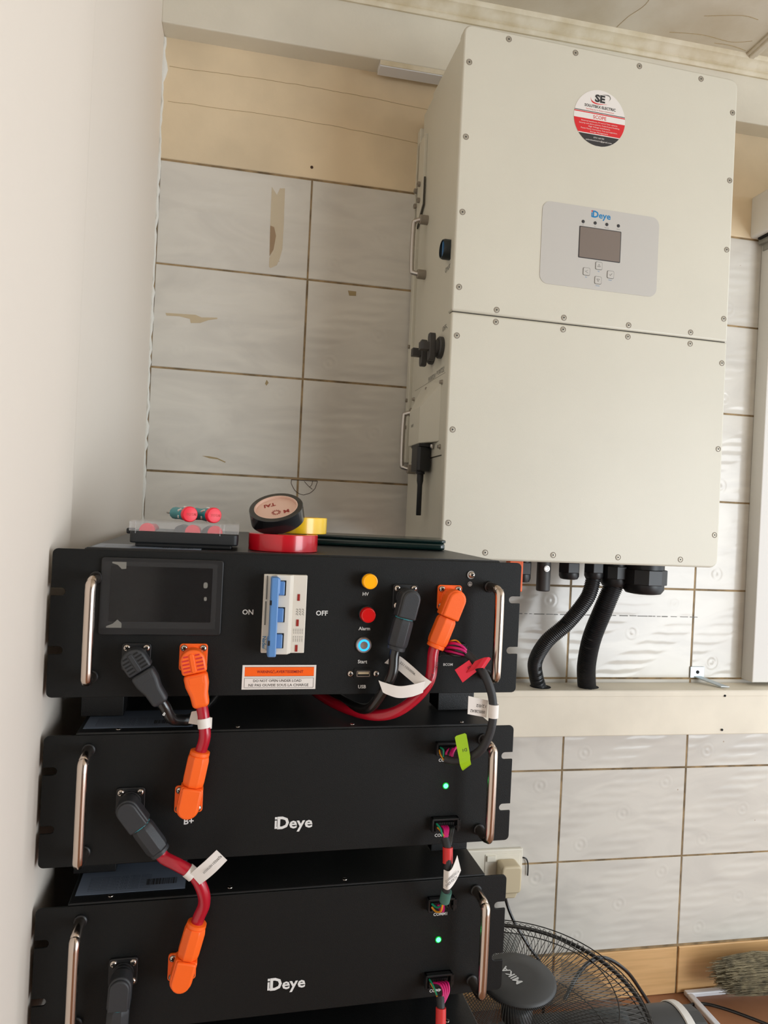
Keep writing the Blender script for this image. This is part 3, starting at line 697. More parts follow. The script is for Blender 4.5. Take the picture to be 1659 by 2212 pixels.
for k in range(5):
    letter('125A 3P', 1.1, (233+k*2.2, -6.3, -119), None, mb=b, X=(0, 0, -1), U=(1, 0, 0), bold=0); letter('IEC 60947', 1.0, (233+k*2.2, -6.3, -127), None, mb=b, X=(0, 0, -1), U=(1, 0, 0), bold=0)
b.build('breaker_print', 'ink_grey', bk, smooth=0)
def pf(x, z): return FR @ frame_axes((x, 0, z), (1, 0, 0), (0, 0, 1), (0, -1, 0))
for (x, z, m) in ((309.3, -66, 'lamp_yellow'), (308.8, -101, 'lamp_red')):
    lp = MB(pf(x, z)).lathe([(8.6, 0), (8.6, 6), (8, 6.6)], 28, cap=False).build('lamp_bezel', 'plastic_black', u1)
    MB(pf(x, z)).lathe([(7.9, 3), (7.9, 12), (7.4, 13.4), (6.6, 13.8), (6.4, 13.3), (0, 13.3)], 32).build('indicator_lamp', m, u1)
MB(pf(307.8, -134)).lathe([(8.6, 0), (8.6, 1.5), (7.8, 2.6), (6, 2.4)], 32, cap=False).build('start_button_rim', 'brushed', u1)
MB(pf(307.8, -134)).lathe([(6.1, 1), (6.1, 2.7), (4.2, 2.9), (4.2, 1)], 32, cap=False).build('start_button_glow', 'glow_blue', u1)
MB(pf(307.8, -134)).lathe([(4.3, 1), (4.3, 2.6), (0, 2.4)], 32).build('start_button_cap', 'brushed', u1)
MB(FR).prism(rrect(299, 318.4, -169.5, -158.8, .6), -.8, 0).build('usb_recess', 'dark_recess', u1, smooth=0)
MB(FR).prism(rrect(301.5, 316, -167.3, -161, 1), -1.6, 0).build('usb_shell', 'brushed', u1, smooth=0)
MB(FR).box(302.6, 314.9, -1.9, -1, -166.3, -162).build('usb_mouth', 'dark_recess', u1, smooth=0)
MB(FR).box(303, 314.5, -2.1, -1, -164.4, -162.2).build('usb_tongue', 'plug_beige', u1, smooth=0)
for x in (295.2, 322.8): screw_at(x, -164.3, 3.4, 0, u1).build('screw_recess', 'dark_recess', u1, smooth=0)
MB(pf(423.4, -57)).lathe([(4.4, 0), (4.4, 1.2)], 20).build('ground_washer', 'brushed', u1)
screw_at(424.2, -57, 3.6, 1.2, u1).build('screw_recess', 'dark_recess', u1, smooth=0)
b = MB(FR); b.tube([(422.9+2.3*math.cos(2*PI*k/20), -.2, -67+2.3*math.sin(2*PI*k/20)) for k in range(20)], .22, n=4, closed=True)
b.box(422.7, 423.1, -.4, 0, -67, -65.2).box(421.4, 424.4, -.4, 0, -67.2, -66.8).box(421.9, 423.9, -.4, 0, -68, -67.6).box(422.5, 423.3, -.4, 0, -68.7, -68.3).build('ground_symbol', 'ink_white', u1, smooth=0)
for t, cp, x, z in (('ON', 5, 186.3, -101), ('OFF', 5, 262, -101), ('HV', 3.5, 307.5, -80.2), ('Alarm', 3.5, 307.8, -116.6), ('Start', 3.6, 307.5, -151.5), ('USB', 3.5, 308.3, -178), ('BCOM', 2.7, 402.2, -154.8), ('B-', 5, 83.5, -171.8)):
    letter(t, cp, (x, -.25, z), u1)
wlb = MB(FR).box(183.6, 258.8, -.5, 0, -179.8, -155).build('warning_label', 'paper_white', u1, smooth=0)
MB(FR).box(186, 256.6, -.6, 0, -166.3, -157).build('orange_band', 'label_orange', wlb, smooth=0)
b = MB(FR)
for (a0, a1, c0, c1) in ((186, 256.6, -178.2, -177.9), (186, 256.6, -168.4, -168.1), (186, 186.3, -178.2, -168.1), (256.3, 256.6, -178.2, -168.1), (186, 256.6, -166.5, -166.2), (186, 256.6, -157.1, -156.8)): b.box(a0, a1, -.65, 0, c0, c1)
b.build('label_border', 'ink_dark', wlb, smooth=0)
letter('WARNING', 2.7, (206, -.7, -161.7), wlb, 'breaker_red', width=15.5); letter('AVERTISSEMENT', 2.7, (231.5, -.7, -161.7), wlb, 'breaker_red', width=28)
b = MB(FR); b.tube([(213.6, -.7, -163), (217.2, -.7, -163), (215.4, -.7, -160)], .25, n=4, closed=True); b.build('warning_triangle', 'breaker_red', wlb, smooth=0)
letter('DO NOT OPEN UNDER LOAD', 2.7, (219.5, -.7, -170.9), wlb, 'ink_dark', width=49, bold=.0); letter('NE PAS OUVEIE SOUS LA CHARGE', 2.7, (221, -.7, -175.4), wlb, 'ink_dark', width=61, bold=.0)
flange(350, -82.3, 'plastic_black', u1); flange(399.6, -82, 'plug_orange', u1)
flange(81, -146.3, 'plastic_black', u1); flange(135, -146.5, 'plug_orange', u1)
comm_socket(386, 419, -145.5, -131, u1)

# --- battery modules
def module(top, nm_lab, marks=True):
    bot = top-127.2
    u = thing('battery_module', nm_lab, 'battery', FR, (241, 280, bot), rot=RA)
    body(u, top, bot, (top-34.2, top-90.4), (top-33.5, top-90.6))
    zc = top-(64 if marks else 64)
    handle(41, top-113, top-14, u); handle(446.5, top-113, top-14, u)
    return u
u2_ = module(-222.8, 'black battery module second from the top, green tag beside its light', True)
flange(81.8, -288, 'plastic_black', u2_); flange(137, -288, 'plug_orange', u2_)
comm_socket(392, 421, -252, -238, u2_); comm_socket(391, 421, -334, -319.5, u2_)
letter('B+', 6.2, (138, -.25, -311), u2_); letter('B-', 5, (84, -.25, -311), u2_)
letter('COMM1', 3.2, (404.5, -.25, -258.5), u2_); letter('COMM2', 3.2, (404.5, -.25, -340), u2_)
wordmark((244, -317.5), 12, u2_, FR, 'ink_white', 'ink_white', -.3)
u3_ = module(-388.7, 'black battery module third from the top, lowest one showing its light', True)
flange(82.5, -455.3, 'plastic_black', u3_); flange(138.2, -455.4, 'plug_orange', u3_)
comm_socket(391, 421, -420, -406, u3_); comm_socket(392, 422, -503, -488, u3_)
letter('B+', 6.2, (138, -.25, -479), u3_); letter('B-', 5, (84, -.25, -479), u3_)
letter('COMM1', 3.2, (407, -.25, -426), u3_); letter('COMM2', 3.2, (407, -.25, -509), u3_)
wordmark((244.5, -484), 12, u3_, FR, 'ink_white', 'ink_white', -.3)
for u, z in ((u2_, -286.6), (u3_, -453.8)):
    MB(pf(406.2, z)).lathe([(3.6, 0), (3.6, .5)], 20).build('status_light_ring', 'glow_green_ring', u)
    MB(pf(406.2, z)).lathe([(2.5, .3), (2.5, .9), (1.7, 1.8), (0, 2.1)], 20).build('status_light', 'glow_green', u)
u4_ = module(-554.6, 'black battery module at the bottom edge, only its top visible')
comm_socket(392, 422, -586, -572, u4_)
rb = thing('rack_plinth', 'black plinth under the stack of rack units', 'plinth', FR, (241, 280, -1046.3), rot=RA)
MB(FR).box(28, 458, 2.5, 565, -1046, -718).build('plinth_box', 'case_black', rb, smooth=0, bevel=1)

# ================================================================== PLUGS AND CABLES
def plug_frame(cx, cz, dx, dz):
    v = Vector((dx, 0, dz)).normalized(); w = Vector((0, -1, 0)); uu = v.cross(w)
    return FR @ frame_axes((cx, 0, cz), uu, v, w)
def plug_a(cx, cz, dx, dz, m, t, gasket=True, sign=None):
    """right angle plug: rounded head + octagonal sleeve. local y = cable direction, z = to viewer"""
    f = plug_frame(cx, cz, dx, dz)
    def head(r, y1, tap=0): return [(r*math.cos(a), r*math.sin(a)) for a in [math.radians(k*15) for k in range(-12, 1)]]+[(r, y1), (-r, y1)]
    MB(f).prism(head(10.6, 20), 11, 27, axis='z').prism(head(9.2, 20), 26, 30.5, axis='z').build('plug_head', m, t, smooth=35, bevel=1.6, seg=3)
    fs = f @ frame_axes((0, 0, 19), (1, 0, 0), (0, 0, -1), (0, 1, 0))
    k8 = fs @ Matrix.Rotation(PI/8, 4, 'Z')
    if gasket: MB(fs).lathe([(9.4, 19.5), (9.4, 21)], 24).build('gasket', 'teal' if m == 'plug_black' else m, t)
    sl = MB(k8).lathe([(9.3, 20.4), (10.6, 23), (10.9, 26), (10.9, 46), (10.2, 49.5), (9, 50.5)], 8).build('plug_sleeve', m, t, smooth=20, bevel=.5)
    for j in (1, 3):
        for q in range(4):
            a = PI/8+(j)*PI/4+(q-1.5)*.1-PI/8
            b = MB(fs); b.tube([(10.15*math.cos(a), 10.15*math.sin(a), 27), (10.15*math.cos(a), 10.15*math.sin(a), 45)], .45, n=4); b.build('grip_rib', m, sl, smooth=0)
    MB(fs).lathe([(8.9, 50), (9.6, 51), (9.4, 54), (8, 54.5)], 24).build('end_ring', m, t)
    return f, fs
def out(f, p): return FR.inverted() @ (f @ Vector(p))
def plug_b(cx, cz, dx, dz, m, t, L_=44):
    f = plug_frame(cx, cz, dx, dz)
    hd = [(12.2*math.cos(a), 11.5*math.sin(a)) for a in [math.radians(k*15) for k in range(-12, 1)]]+[(12, 12), (-12, 12)]
    MB(f).prism(hd, 9, 25, axis='z').build('plug_head', m, t, smooth=35, bevel=2.5, seg=3)
    bd = [(-11.6, 12.4), (11.6, 12.4), (11.2, 24), (8.6, 34), (8.0, L_), (-8.0, L_), (-8.6, 34), (-11.2, 24)]
    MB(f).prism(bd, 10.5, 26, axis='z').build('plug_body', m, t, smooth=40, bevel=4, seg=4)
    dk = MATS['dark_recess'] if m == 'plug_black' else MATS['breaker_red']
    for sx in (-1, 1):
        for k in range(5):
            y = -6+k*3.6; w = 6.5 if 0 < k else 4.5
            MB(f).box(min(sx*3.2, sx*(3.2+w)), max(sx*3.2, sx*(3.2+w)), y-.75, y+.75, 24.6, 25.25).build('head_groove', 'dark_recess' if m == 'plug_black' else 'sleeve_red', t, smooth=0)
    MB(f).prism(rrect(-2.1, 2.1, -8, 11, 2), 24.5, 26, axis='z').build('head_rib', m, t, smooth=30, bevel=.5)
    MB(f).box(-6.5, 6.5, 15, 22, 25.7, 26.2).build('name_plate', m, t, smooth=0, bevel=.3)
    return f
def cyl_band(t, path, r, m, name):
    MB(FR).tube(path, r, n=20, sub=3).build(name, m, t, smooth=60)

# 1 black cable of the control unit, lower left
t = thing('battery_cable', 'black cable with a ribbed black plug running back under the control unit', 'cable', FR, (107, -20, -190))
f = plug_b(81, -146.3, 27, -41, 'plug_black', t, L_=49); e = out(f, (0, 47, 18)); e2 = out(f, (0, 55, 17))
MB(FR).tube([e, e2, (117, -12, -204), (126, -2, -209), (136, 10, -211), (150, 60, -211), (165, 130, -211)], 5.6, n=16, sub=5).build('cable', 'cable_black', t, smooth=60)
letter('B', 3, (111, -24.5, -196.5), t, 'ink_white', X=(1, 0, -.6), U=(.6, 0, 1))
# 2 short red cable control unit -> module 2
t = thing('battery_cable', 'short red cable with orange plugs joining the top unit to the second unit', 'cable', FR, (145, -20, -200))
f = plug_b(135, -146.5, 9.6, -42, 'plug_orange', t, L_=46)
f2, fs2 = plug_a(137, -288, 10.6, 62, 'plug_orange', t, gasket=False)
e = out(f, (0, 44, 18)); s2 = out(f2, (0, 50, 19))
MB(FR).tube([e, (147, -20, -197), (149, -22, -210), (149.6, -22, -222), s2], 5.7, n=16, sub=5).build('cable', 'cable_red', t, smooth=60)
MB(FR).tube([(147.8, -21, -202), (149.3, -22, -211)], 6.4, n=20).box(148, 156, -24, -22.5, -211.5, -201).build('label_band', 'paper_white', t, smooth=50)
MB(FR).prism([(136, -197.5), (146, -196), (144, -211), (133.5, -209)], -14, -13.6).build('label_flag', 'paper_white', t, smooth=0)
# 3 module 2 black plug -> red -> module 3 orange plug
t = thing('battery_cable', 'red cable with a black and an orange plug linking second and third units', 'cable', FR, (140, -30, -345))
f, fs = plug_a(81.8, -288, 31, -43, 'plug_black', t)
f2, fs2 = plug_a(138.2, -455.4, 14.5, 60, 'plug_orange', t, gasket=False)
a = out(f, (0, 50, 19)); a2 = out(f, (0, 60, 20)); b2 = out(f2, (0, 60, 20)); b1 = out(f2, (0, 50, 19))
MB(FR).tube([a, a2, (131, -27, -341.5), (146, -29, -351), (155, -28, -368), (156.5, -24, -383), b2, b1], 6.0, n=16, sub=6).build('cable', 'cable_red', t, smooth=60)
MB(FR).tube([(139.5, -28.4, -346), (145.5, -29.2, -351)], 6.7, n=20).build('label_band', 'paper_white', t, smooth=60)
MB(FR).ribbon([(147, -35, -352), (154, -38, -345), (162, -40, -337), (171, -40, -328)], [(4.6, 0, -5.4), (5.2, 0, -5.6), (5.4, 0, -5.4), (5.2, 0, -5.2)], .35).build('label_flag', 'paper_white', t, smooth=60)
letter('KJ302211070000', 2.2, (162.5, -40.6, -336.4), t, 'ink_dark', X=(-1, 0, -.95), U=(.95, 0, -1), bold=0, width=22)
# 4 module 3 black plug hanging down
t = thing('battery_cable', 'black plug and cable hanging down from the third unit at bottom left', 'cable', FR, (80, -20, -560))
f, fs = plug_a(82.5, -456, -2, -50, 'plug_black', t)
a = out(f, (0, 50, 19))
MB(FR).tube([a, (80, -20, -530), (82, -20, -580), (84, 10, -684), (86, 60, -688)], 5.7, n=16, sub=5).build('cable', 'cable_red', t, smooth=60)
# 5, 6 the pair at upper right of control unit
t5 = thing('battery_cable', 'black cable with an angled black plug beside the indicator lamps', 'cable', FR, (335, -20, -150))
f, fs = plug_a(350, -82.3, -11, -49, 'plug_black', t5)
a = out(f, (0, 50, 19)); a2 = out(f, (0, 60, 19))
MB(FR).tube([a, a2, (335, -21, -160), (326, -16, -182), (314, 4, -203), (296, 60, -207), (280, 160, -209)], 5.5, n=16, sub=6).build('cable', 'cable_black', t5, smooth=60)
t6 = thing('battery_cable', 'red cable with an angled orange plug on the right of the top unit', 'cable', FR, (375, -20, -160))
f, fs = plug_a(399.6, -82, -18, -48, 'plug_orange', t6, gasket=False)
a = out(f, (0, 50, 19)); a2 = out(f, (0, 60, 20))
MB(FR).tube([a, a2, (375, -23, -166), (358, -20, -189), (336, -12, -204), (312, 14, -210), (285, 70, -211), (262, 170, -211)], 5.9, n=16, sub=6).build('cable', 'cable_red', t6, smooth=60)
letter('STYLE 10269', 2.6, (376.5, -29.3, -157.5), t6, 'ink_dark', X=(.42, 0, 1), U=(-1, 0, .42), bold=0, width=25)
tg = thing('cable_tag', 'white printed paper tag looped around the black and red power cables', 'tag', FR, (350, -30, -170))
MB(FR).ribbon([(322, -27, -171), (327, -28, -173), (340, -31, -176), (354, -32, -174.5), (367, -31, -171)], [(-2.5, 0, 6), (-1.5, 0, 6), (0, 0, 6), (0, 0, 6.2), (1, 0, 6)], .5).build('front_band', 'paper_white', tg, smooth=60)
MB(FR).ribbon([(333, -12, -146), (342, -13, -149), (354, -20, -158), (364, -29, -166), (371, -31, -170)], [(4.4, 0, 4.5), (3.4, 0, 5.3), (2.8, 0, 5.8), (3, 0, 5.2), (4, 0, 4.2)], .5).build('back_band', 'paper_white', tg, smooth=60)
letter('221105000667/A1', 2.3, (355, -21.5, -156.8), tg, 'ink_dark', X=(1, -.65, -.78), U=(.6, 0, .9), bold=0, width=29)
# 7 comm cable control unit -> module 2
def wires(t, pairs, m, r=1.05):
    for p in pairs: MB(FR).tube(p, r, n=8, sub=6).build('wire', m, t, smooth=60)
tc = thing('communication_cable', 'black sheathed cable with red, white and green tags beside the right handles', 'cable', FR, (430, -45, -200))
MB(FR).tube([(413, -26, -137), (421, -36, -145), (428, -46, -158), (434, -50, -175), (436, -51, -195), (434, -50, -214), (427, -46, -232), (417, -36, -244), (406, -26, -250.5), (397, -20, -250)], 4.4, n=14, sub=6).build('cable', 'sheath', tc, smooth=60)
wires(tc, [[(396, -4, -133), (400, -20, -128), (408, -27, -130), (416, -27, -139)], [(394, -4, -136), (398, -20, -132.5), (407, -29, -133), (415, -28, -139)], [(393, -4, -139), (398, -18, -137), (407, -27, -138), (415, -26, -140)]], 'wire_pink', 1.5)
wires(tc, [[(392, -4, -137), (397, -16, -140), (406, -24, -140.5), (415, -25, -141)], [(394, -4, -135), (400, -22, -134.5), (408, -29, -135.5), (415, -28, -140)]], 'cable_black', 1.3)
wires(tc, [[(399, -4, -131), (400, -14, -126.5), (405, -16, -126), (408, -22, -129)]], 'wire_yellow', .9)
wires(tc, [[(417, -4, -244), (411, -14, -240.5), (405, -22, -243), (404, -24, -248), (408, -26, -250)], [(413, -4, -246), (408, -12, -243), (403, -20, -245), (402, -22, -249), (406, -24, -251)], [(408, -4, -247), (404, -12, -243), (399, -18, -245), (400, -20, -250)]], 'wire_pink', 1.3)
wires(tc, [[(411, -4, -247), (406, -12, -242), (401, -20, -245), (401, -22, -250)], [(405, -4, -247), (400, -12, -245), (397, -18, -250)]], 'cable_black', 1.1)
wires(tc, [[(396.5, -5, -243), (397, -14, -243), (396, -18, -249)]], 'wire_green', .9); wires(tc, [[(395.5, -5, -246), (394.5, -12, -248), (396.5, -18, -252)]], 'wire_yellow', .9)
rg = MB(FR).prism([(395.5, -151), (410.5, -141), (419, -153), (404.5, -164)], -42.6, -42).ribbon([(412.5, -43, -148), (417, -46, -145), (421, -49, -142.5), (426, -49.5, -142), (429, -46, -144)], [(-4.3, 0, -6), (-4.2, 0, -5.9), (-4, 0, -5.6), (-3.6, 0, -5.4), (-3.4, 0, -5)], .5)
rg = rg.build('red_tag', 'tag_red', tc, smooth=60)
letter('D0', 3.1, (411.5, -42.9, -150), rg, 'ink_dark', X=(.5, 0, -1), U=(1, 0, .5), bold=0)
MB(FR).prism([(410.3, -177), (410.3, -195.5), (431, -199.5), (432, -182)], -46, -45.6).build('white_tag', 'paper_white', tc, smooth=0)
MB(FR).tube([(436.2, -51, -184.5), (436.2, -51, -198)], 5.3, n=20).box(436, 442.5, -47, -46.5, -198, -184).build('white_tag_band', 'paper_white', tc, smooth=50)
letter('000528/A2', 3.0, (421, -46.3, -193), tc, 'ink_dark', X=(-1, 0, .12), U=(-.12, 0, -1), bold=0, width=16)
letter('12/02', 3.0, (424.5, -46.3, -187.5), tc, 'ink_dark', X=(-1, 0, .12), U=(-.12, 0, -1), bold=0, width=10.5)
gt = MB(FR).prism([(398.5, -220), (400, -218.2), (409, -215.8), (410.8, -217), (416.2, -240), (404.5, -243.5)], -44, -43.5).ribbon([(410.2, -43.8, -241.5), (411, -43.5, -246), (413.5, -41, -251), (416, -36, -254)], [(5.9, 0, 1.6), (5.4, 0, 2.4), (4.8, 0, 3), (4.4, 0, 3)], .5).build('green_tag', 'tag_green', tc, smooth=60)
letter('D1', 3.2, (409.8, -44.3, -233), gt, 'ink_dark', X=(-1, 0, -.2), U=(.2, 0, -1), bold=0)
# 8 comm cable module 2 -> 3
t = thing('communication_cable', 'short black cable with red and green sleeves joining second and third units', 'cable', FR, (400, -30, -365))
MB(FR).tube([(400, -24, -333), (401, -31, -341), (400.5, -36, -356), (399.5, -38, -372), (399.5, -35, -386), (400, -28, -396)], 4.3, n=14, sub=6).build('cable', 'sheath', t, smooth=60)
MB(FR).tube([(401, -31, -338.5), (400.8, -34, -353.5)], 5.3, n=20).build('red_sleeve', 'sleeve_red', t, smooth=50)
MB(FR).tube([(400.2, -37, -381), (399.5, -33, -393.5)], 5.4, n=20).build('green_sleeve', 'sleeve_green', t, smooth=50)
MB(FR).ribbon([(395.3, -39, -367), (398.5, -44, -366.5), (403, -43, -364), (408, -41, -357), (411, -40, -351)], [(.2, 0, -9.5), (0, 0, -9.5), (.4, 0, -9.5), (1.6, 0, -9), (2.4, 0, -8)], .4).build('white_tag', 'paper_white', t, smooth=60)
letter('2110500034014', 2.6, (402.5, -44.3, -362.5), t, 'ink_dark', X=(1, .15, .62), U=(-.5, 0, 1), bold=0, width=17)
letter('2025/03/25', 2.6, (402, -44.3, -367.5), t, 'ink_dark', X=(1, .15, .62), U=(-.5, 0, 1), bold=0, width=15)
wires(t, [[(402+k*2, -5, -328), (402+k*1.6, -14, -328), (400+k*.9, -22, -336)] for k in range(4)], 'wire_pink', 1.0)
wires(t, [[(411+k*2, -5, -328), (409+k*1.2, -14, -328), (403.5+k*.8, -26, -339)] for k in range(4)], 'cable_black', .9)
wires(t, [[(396, -5, -325), (398, -13, -327), (398.5, -20, -332)]], 'wire_green', .9); wires(t, [[(397, -5, -329), (399, -13, -330), (400, -20, -332)]], 'wire_yellow', .8)
wires(t, [[(395, -6, -411), (398, -13, -411), (399, -22, -405), (399.5, -27, -397)]], 'wire_green', 1); wires(t, [[(395, -6, -414.5), (398, -12, -416), (400, -22, -410), (400, -27, -397)]], 'wire_yellow', 1)
wires(t, [[(402+k*2, -5, -413), (402.5+k*1.3, -15, -415), (401+k*.5, -24, -404), (400, -27, -396)] for k in range(3)], 'wire_pink', 1.0)
wires(t, [[(409+k*2, -5, -412), (408+k*1.3, -15, -412), (402+k*.5, -24, -400)] for k in range(3)], 'cable_black', 1.0)
# 9 comm cable module 3 -> 4
t = thing('communication_cable', 'cable with pink wires and a red sleeve leaving the frame at the bottom', 'cable', FR, (402, -30, -540))
MB(FR).tube([(403, -24, -500), (402, -31, -508), (401, -36, -524), (400, -38, -545), (400, -32, -560), (402, -24, -566)], 4.3, n=14, sub=6).build('cable', 'sheath', t, smooth=60)
MB(FR).tube([(402, -31, -506), (401.2, -35, -521)], 5.4, n=20).build('red_sleeve', 'sleeve_red', t, smooth=50)
MB(FR).ribbon([(396, -39, -534), (400, -43, -533), (406, -42, -528), (413, -39, -526)], [(0, 0, -8), (0, 0, -8), (1, 0, -8), (1.5, 0, -7)], .4).build('white_tag', 'paper_white', t, smooth=60)
wires(t, [[(401+k*4.5, -5, -497), (405+k*3.0, -16, -492), (407+k*2, -22, -497), (402.5+k*1.0, -27, -506)] for k in range(4)], 'wire_pink', 1.1)
wires(t, [[(403+k*4, -5, -497), (407+k*2.6, -15, -494), (403+k*.8, -27, -506)] for k in range(4)], 'cable_black', 1.0)
wires(t, [[(396.5, -5, -493), (398, -14, -494), (400, -22, -499)]], 'wire_green', .9); wires(t, [[(398, -5, -497), (400, -14, -499), (401, -22, -502)]], 'wire_yellow', .9)

# ================================================================== THINGS ON TOP OF THE RACK
TZ = -41.0
def vt(x, y, z): return FW @ frame_axes((x, y, z), (1, 0, 0), (0, 1, 0), (0, 0, 1))
def ring_roll(frame, R, ri, h, mo, t):
    MB(frame).lathe([(ri+1.4, 0), (R-.6, 0), (R, .6), (R, h-.6), (R-.6, h), (ri+1.4, h), (ri+1.4, 0)], 64, cap=False).build('tape', mo, t, smooth=40)
    MB(frame).lathe([(ri, .2), (ri+1.5, .2), (ri+1.5, h-.1), (ri, h-.1), (ri, .2)], 64, cap=False).build('cardboard_core', 'card_core', t, smooth=40)
t = thing('tape_roll', 'red insulating tape roll lying flat on the top rack unit', 'tape roll', FW, (515.5, -640, TZ)); ring_roll(vt(515.5, -640, TZ), 38, 26, 18.6, 'tape_red_roll', t)
t = thing('tape_roll', 'yellow insulating tape roll resting on the red roll', 'tape roll', FW, (531, -604, TZ+18.8)); ring_roll(vt(531, -604, TZ+18.8), 36, 25, 18.6, 'tape_yellow_roll', t)
ax = Vector((-.19, -.50, .84)).normalized(); xx = Vector((1, 0, .22)); yy = ax.cross(xx).normalized(); xx = yy.cross(ax)
cbl = Vector((508.5, -642, TZ+33.6)); 
t = thing('tape_roll', 'black insulating tape roll leaning against the yellow roll, printed core showing', 'tape roll', FW, (508.5, -640, TZ+19))
fb = FW @ frame_axes(cbl, xx, yy, ax); ring_roll(fb, 29.5, 22.5, 17, 'tape_black_roll', t)
MB(fb).lathe([(22.4, 1), (22.4, 16.8)], 48, cap=False).build('core_liner', 'card_core', t)
MB(fb).lathe([(22.3, 14), (0, 14)], 48, cap=False).build('core_paper', 'card_core', t)
letter('TAI', 6, (-6, 10, 14.2), t, 'breaker_red', fb, X=(-1, -.1, 0), U=(0, -1, 0), bold=.04)
letter('M', 6, (10, -8, 14.2), t, 'breaker_red', fb, X=(-1, -.1, 0), U=(0, -1, 0), bold=.04)
b = MB(fb)
for k in range(14):
    a = 2*PI*k/14; b.box(2.6, 5.2, -.4, .4, 14.05, 14.25, Matrix.Translation((-1, -7, 0)) @ Matrix.Rotation(a, 4, 'Z'))
b.build('sunburst_print', 'breaker_red', t, smooth=0)
# tool case
CR = 0.02
tcs = thing('tool_case', 'flat precision screwdriver case with a black base and clear lid', 'case', FW, (412, -625, TZ))
MB().box(362, 460, -664, -590, TZ, TZ+5).build('foot_rim', 'case_plastic', tcs, smooth=0, bevel=1.5)
MB().prism(rrect(356.5, 466.5, -668, -585, 5), TZ+4, TZ+16.5, axis='z').build('base', 'case_plastic', tcs, smooth=40, bevel=1.5)
b = MB(); 
b.prism(rrect(356, 467, -669, -584, 5), TZ+25.5, TZ+27.3, axis='z')
b.box(356, 467, -669, -667.6, TZ+16.5, TZ+26).box(356, 467, -585.4, -584, TZ+16.5, TZ+26).box(356, 357.4, -669, -584, TZ+16.5, TZ+26).box(465.6, 467, -669, -584, TZ+16.5, TZ+26)
b.box(362, 363, -669.6, -668.5, TZ+14, TZ+26.5).box(447, 448, -669.6, -668.5, TZ+14, TZ+26.5).box(451, 452, -669.6, -668.5, TZ+17, TZ+26.5)
b.build('lid', 'clear_plastic', tcs, smooth=0, bevel=.4)
MB().box(349, 357, -640, -628, TZ+12, TZ+18).build('hinge', 'case_plastic', tcs, smooth=0, bevel=1.5)
for x in (373, 419, 442):
    MB(FW @ frame_axes((x, -664, TZ+17), (1, 0, 0), (0, 0, 1), (0, 1, 0))).lathe([(0, 0), (7.3, 0), (7.8, .8), (7.8, 7), (6, 8), (5.5, 60)], 24).build('driver_cap', 'cap_red', tcs)
for x, r in ((406, 6.5), (434, 6)):
    MB(FW @ frame_axes((x, -655, TZ+17), (1, 0, 0), (0, 0, 1), (0, 1, 0))).lathe([(0, 0), (r, 0), (r, 50), (r*.6, 60)], 20).build('driver_handle', 'knob_grey', tcs)
def driver(x, y, z, dx, label):
    t = thing('screwdriver', label, 'screwdriver', FW, (x, y, z-8))
    d = Vector((dx, 1, 0)).normalized(); f = FW @ frame_axes((x, y, z), d.cross(Vector((0, 0, 1))), (0, 0, 1), d)
    f = FW @ frame_axes((x, y, z), Vector((0, 0, 1)).cross(d)*-1, (0, 0, 1), d)
    MB(f).lathe([(0, -.6), (4, -.5), (7.4, 0), (8.2, .9), (8.3, 6), (7.4, 7)], 28).build('cap', 'cap_red', t)
    MB(f).lathe([(5.6, 6), (6.8, 9), (7.2, 20), (6.2, 34), (6.8, 50), (4, 58), (2.2, 60)], 12).build('handle', 'teal', t)
    b = MB(f)
    for k in range(6):
        a = k*PI/3+.3; b.tube([(7.2*math.cos(a), 7.2*math.sin(a), 14+4*(k % 2)), (7.3*math.cos(a+.3), 7.3*math.sin(a+.3), 20)], 1.2, n=5)
    b.build('grip_mark', 'paper_white', t)
    MB(f).lathe([(1.5, 58), (1.5, 78), (.6, 82)], 10).build('shaft', 'brushed', t)
    letter('TOTAL', 2.6, (1.4, 0, -.75), t, 'sleeve_red', f, X=(1, 0, 0), U=(0, 1, 0), bold=.02)
    return t
driver(415.8, -660, TZ+27.3+8.4, -.42, 'left of the two screwdrivers lying on the clear lid, red cap forward')
driver(440.8, -660, TZ+27.3+8.4, -.5, 'right screwdriver on the clear lid, red cap forward and teal grip behind')
# dark green slab
c, s_ = math.cos(-.2), math.sin(-.2)
tb = FW @ Matrix.Translation((734, -531, TZ)) @ Matrix.Rotation(-.2, 4, 'Z')
t = thing('tablet_case', 'flat dark green slab shaped device lying on the top unit behind the tapes', 'tablet', FW, (620, -460, TZ), rot=-.2)
MB(tb).prism(rrect(-235, 0, 1, 92, 8), 0, 10, axis='z').build('body', 'green_dark', t, smooth=40, bevel=3.5, seg=4)
MB(tb).prism(rrect(-236, 1, 0, 93, 8), 9.8, 14, axis='z').build('cover', 'green_dark', t, smooth=40, bevel=1.6, seg=3)
# ================================================================== WALL SOCKET, PLUG
so = thing('wall_socket', 'cream double wall socket on the tiles beside the rack', 'socket', FW, (1025, -5, -770))
MB().box(944, 1090, -9, 0, -772, -699).build('face_plate', 'socket_white', so, smooth=0, bevel=2.5)
MB().box(1005, 1083, -10.5, -8, -766, -708).build('rocker_frame', 'socket_white', so, smooth=0, bevel=.8)
MB().box(1008, 1028, -14, -10, -722, -710).build('rocker_switch', 'socket_white', so, smooth=0, bevel=1)
pg = thing('power_plug', 'yellowed beige plug in the wall socket', 'plug', FW, (1056, -35, -776))
MB().prism(rrect(1030, 1074, -775, -718, 8), -46, -10).build('plug_body', 'plug_beige', pg, smooth=40, bevel=4, seg=3)
MB().prism([(1032, -776), (1072, -776), (1066, -790), (1038, -790)], -36, -14).build('plug_neck', 'plug_beige', pg, smooth=40, bevel=3)
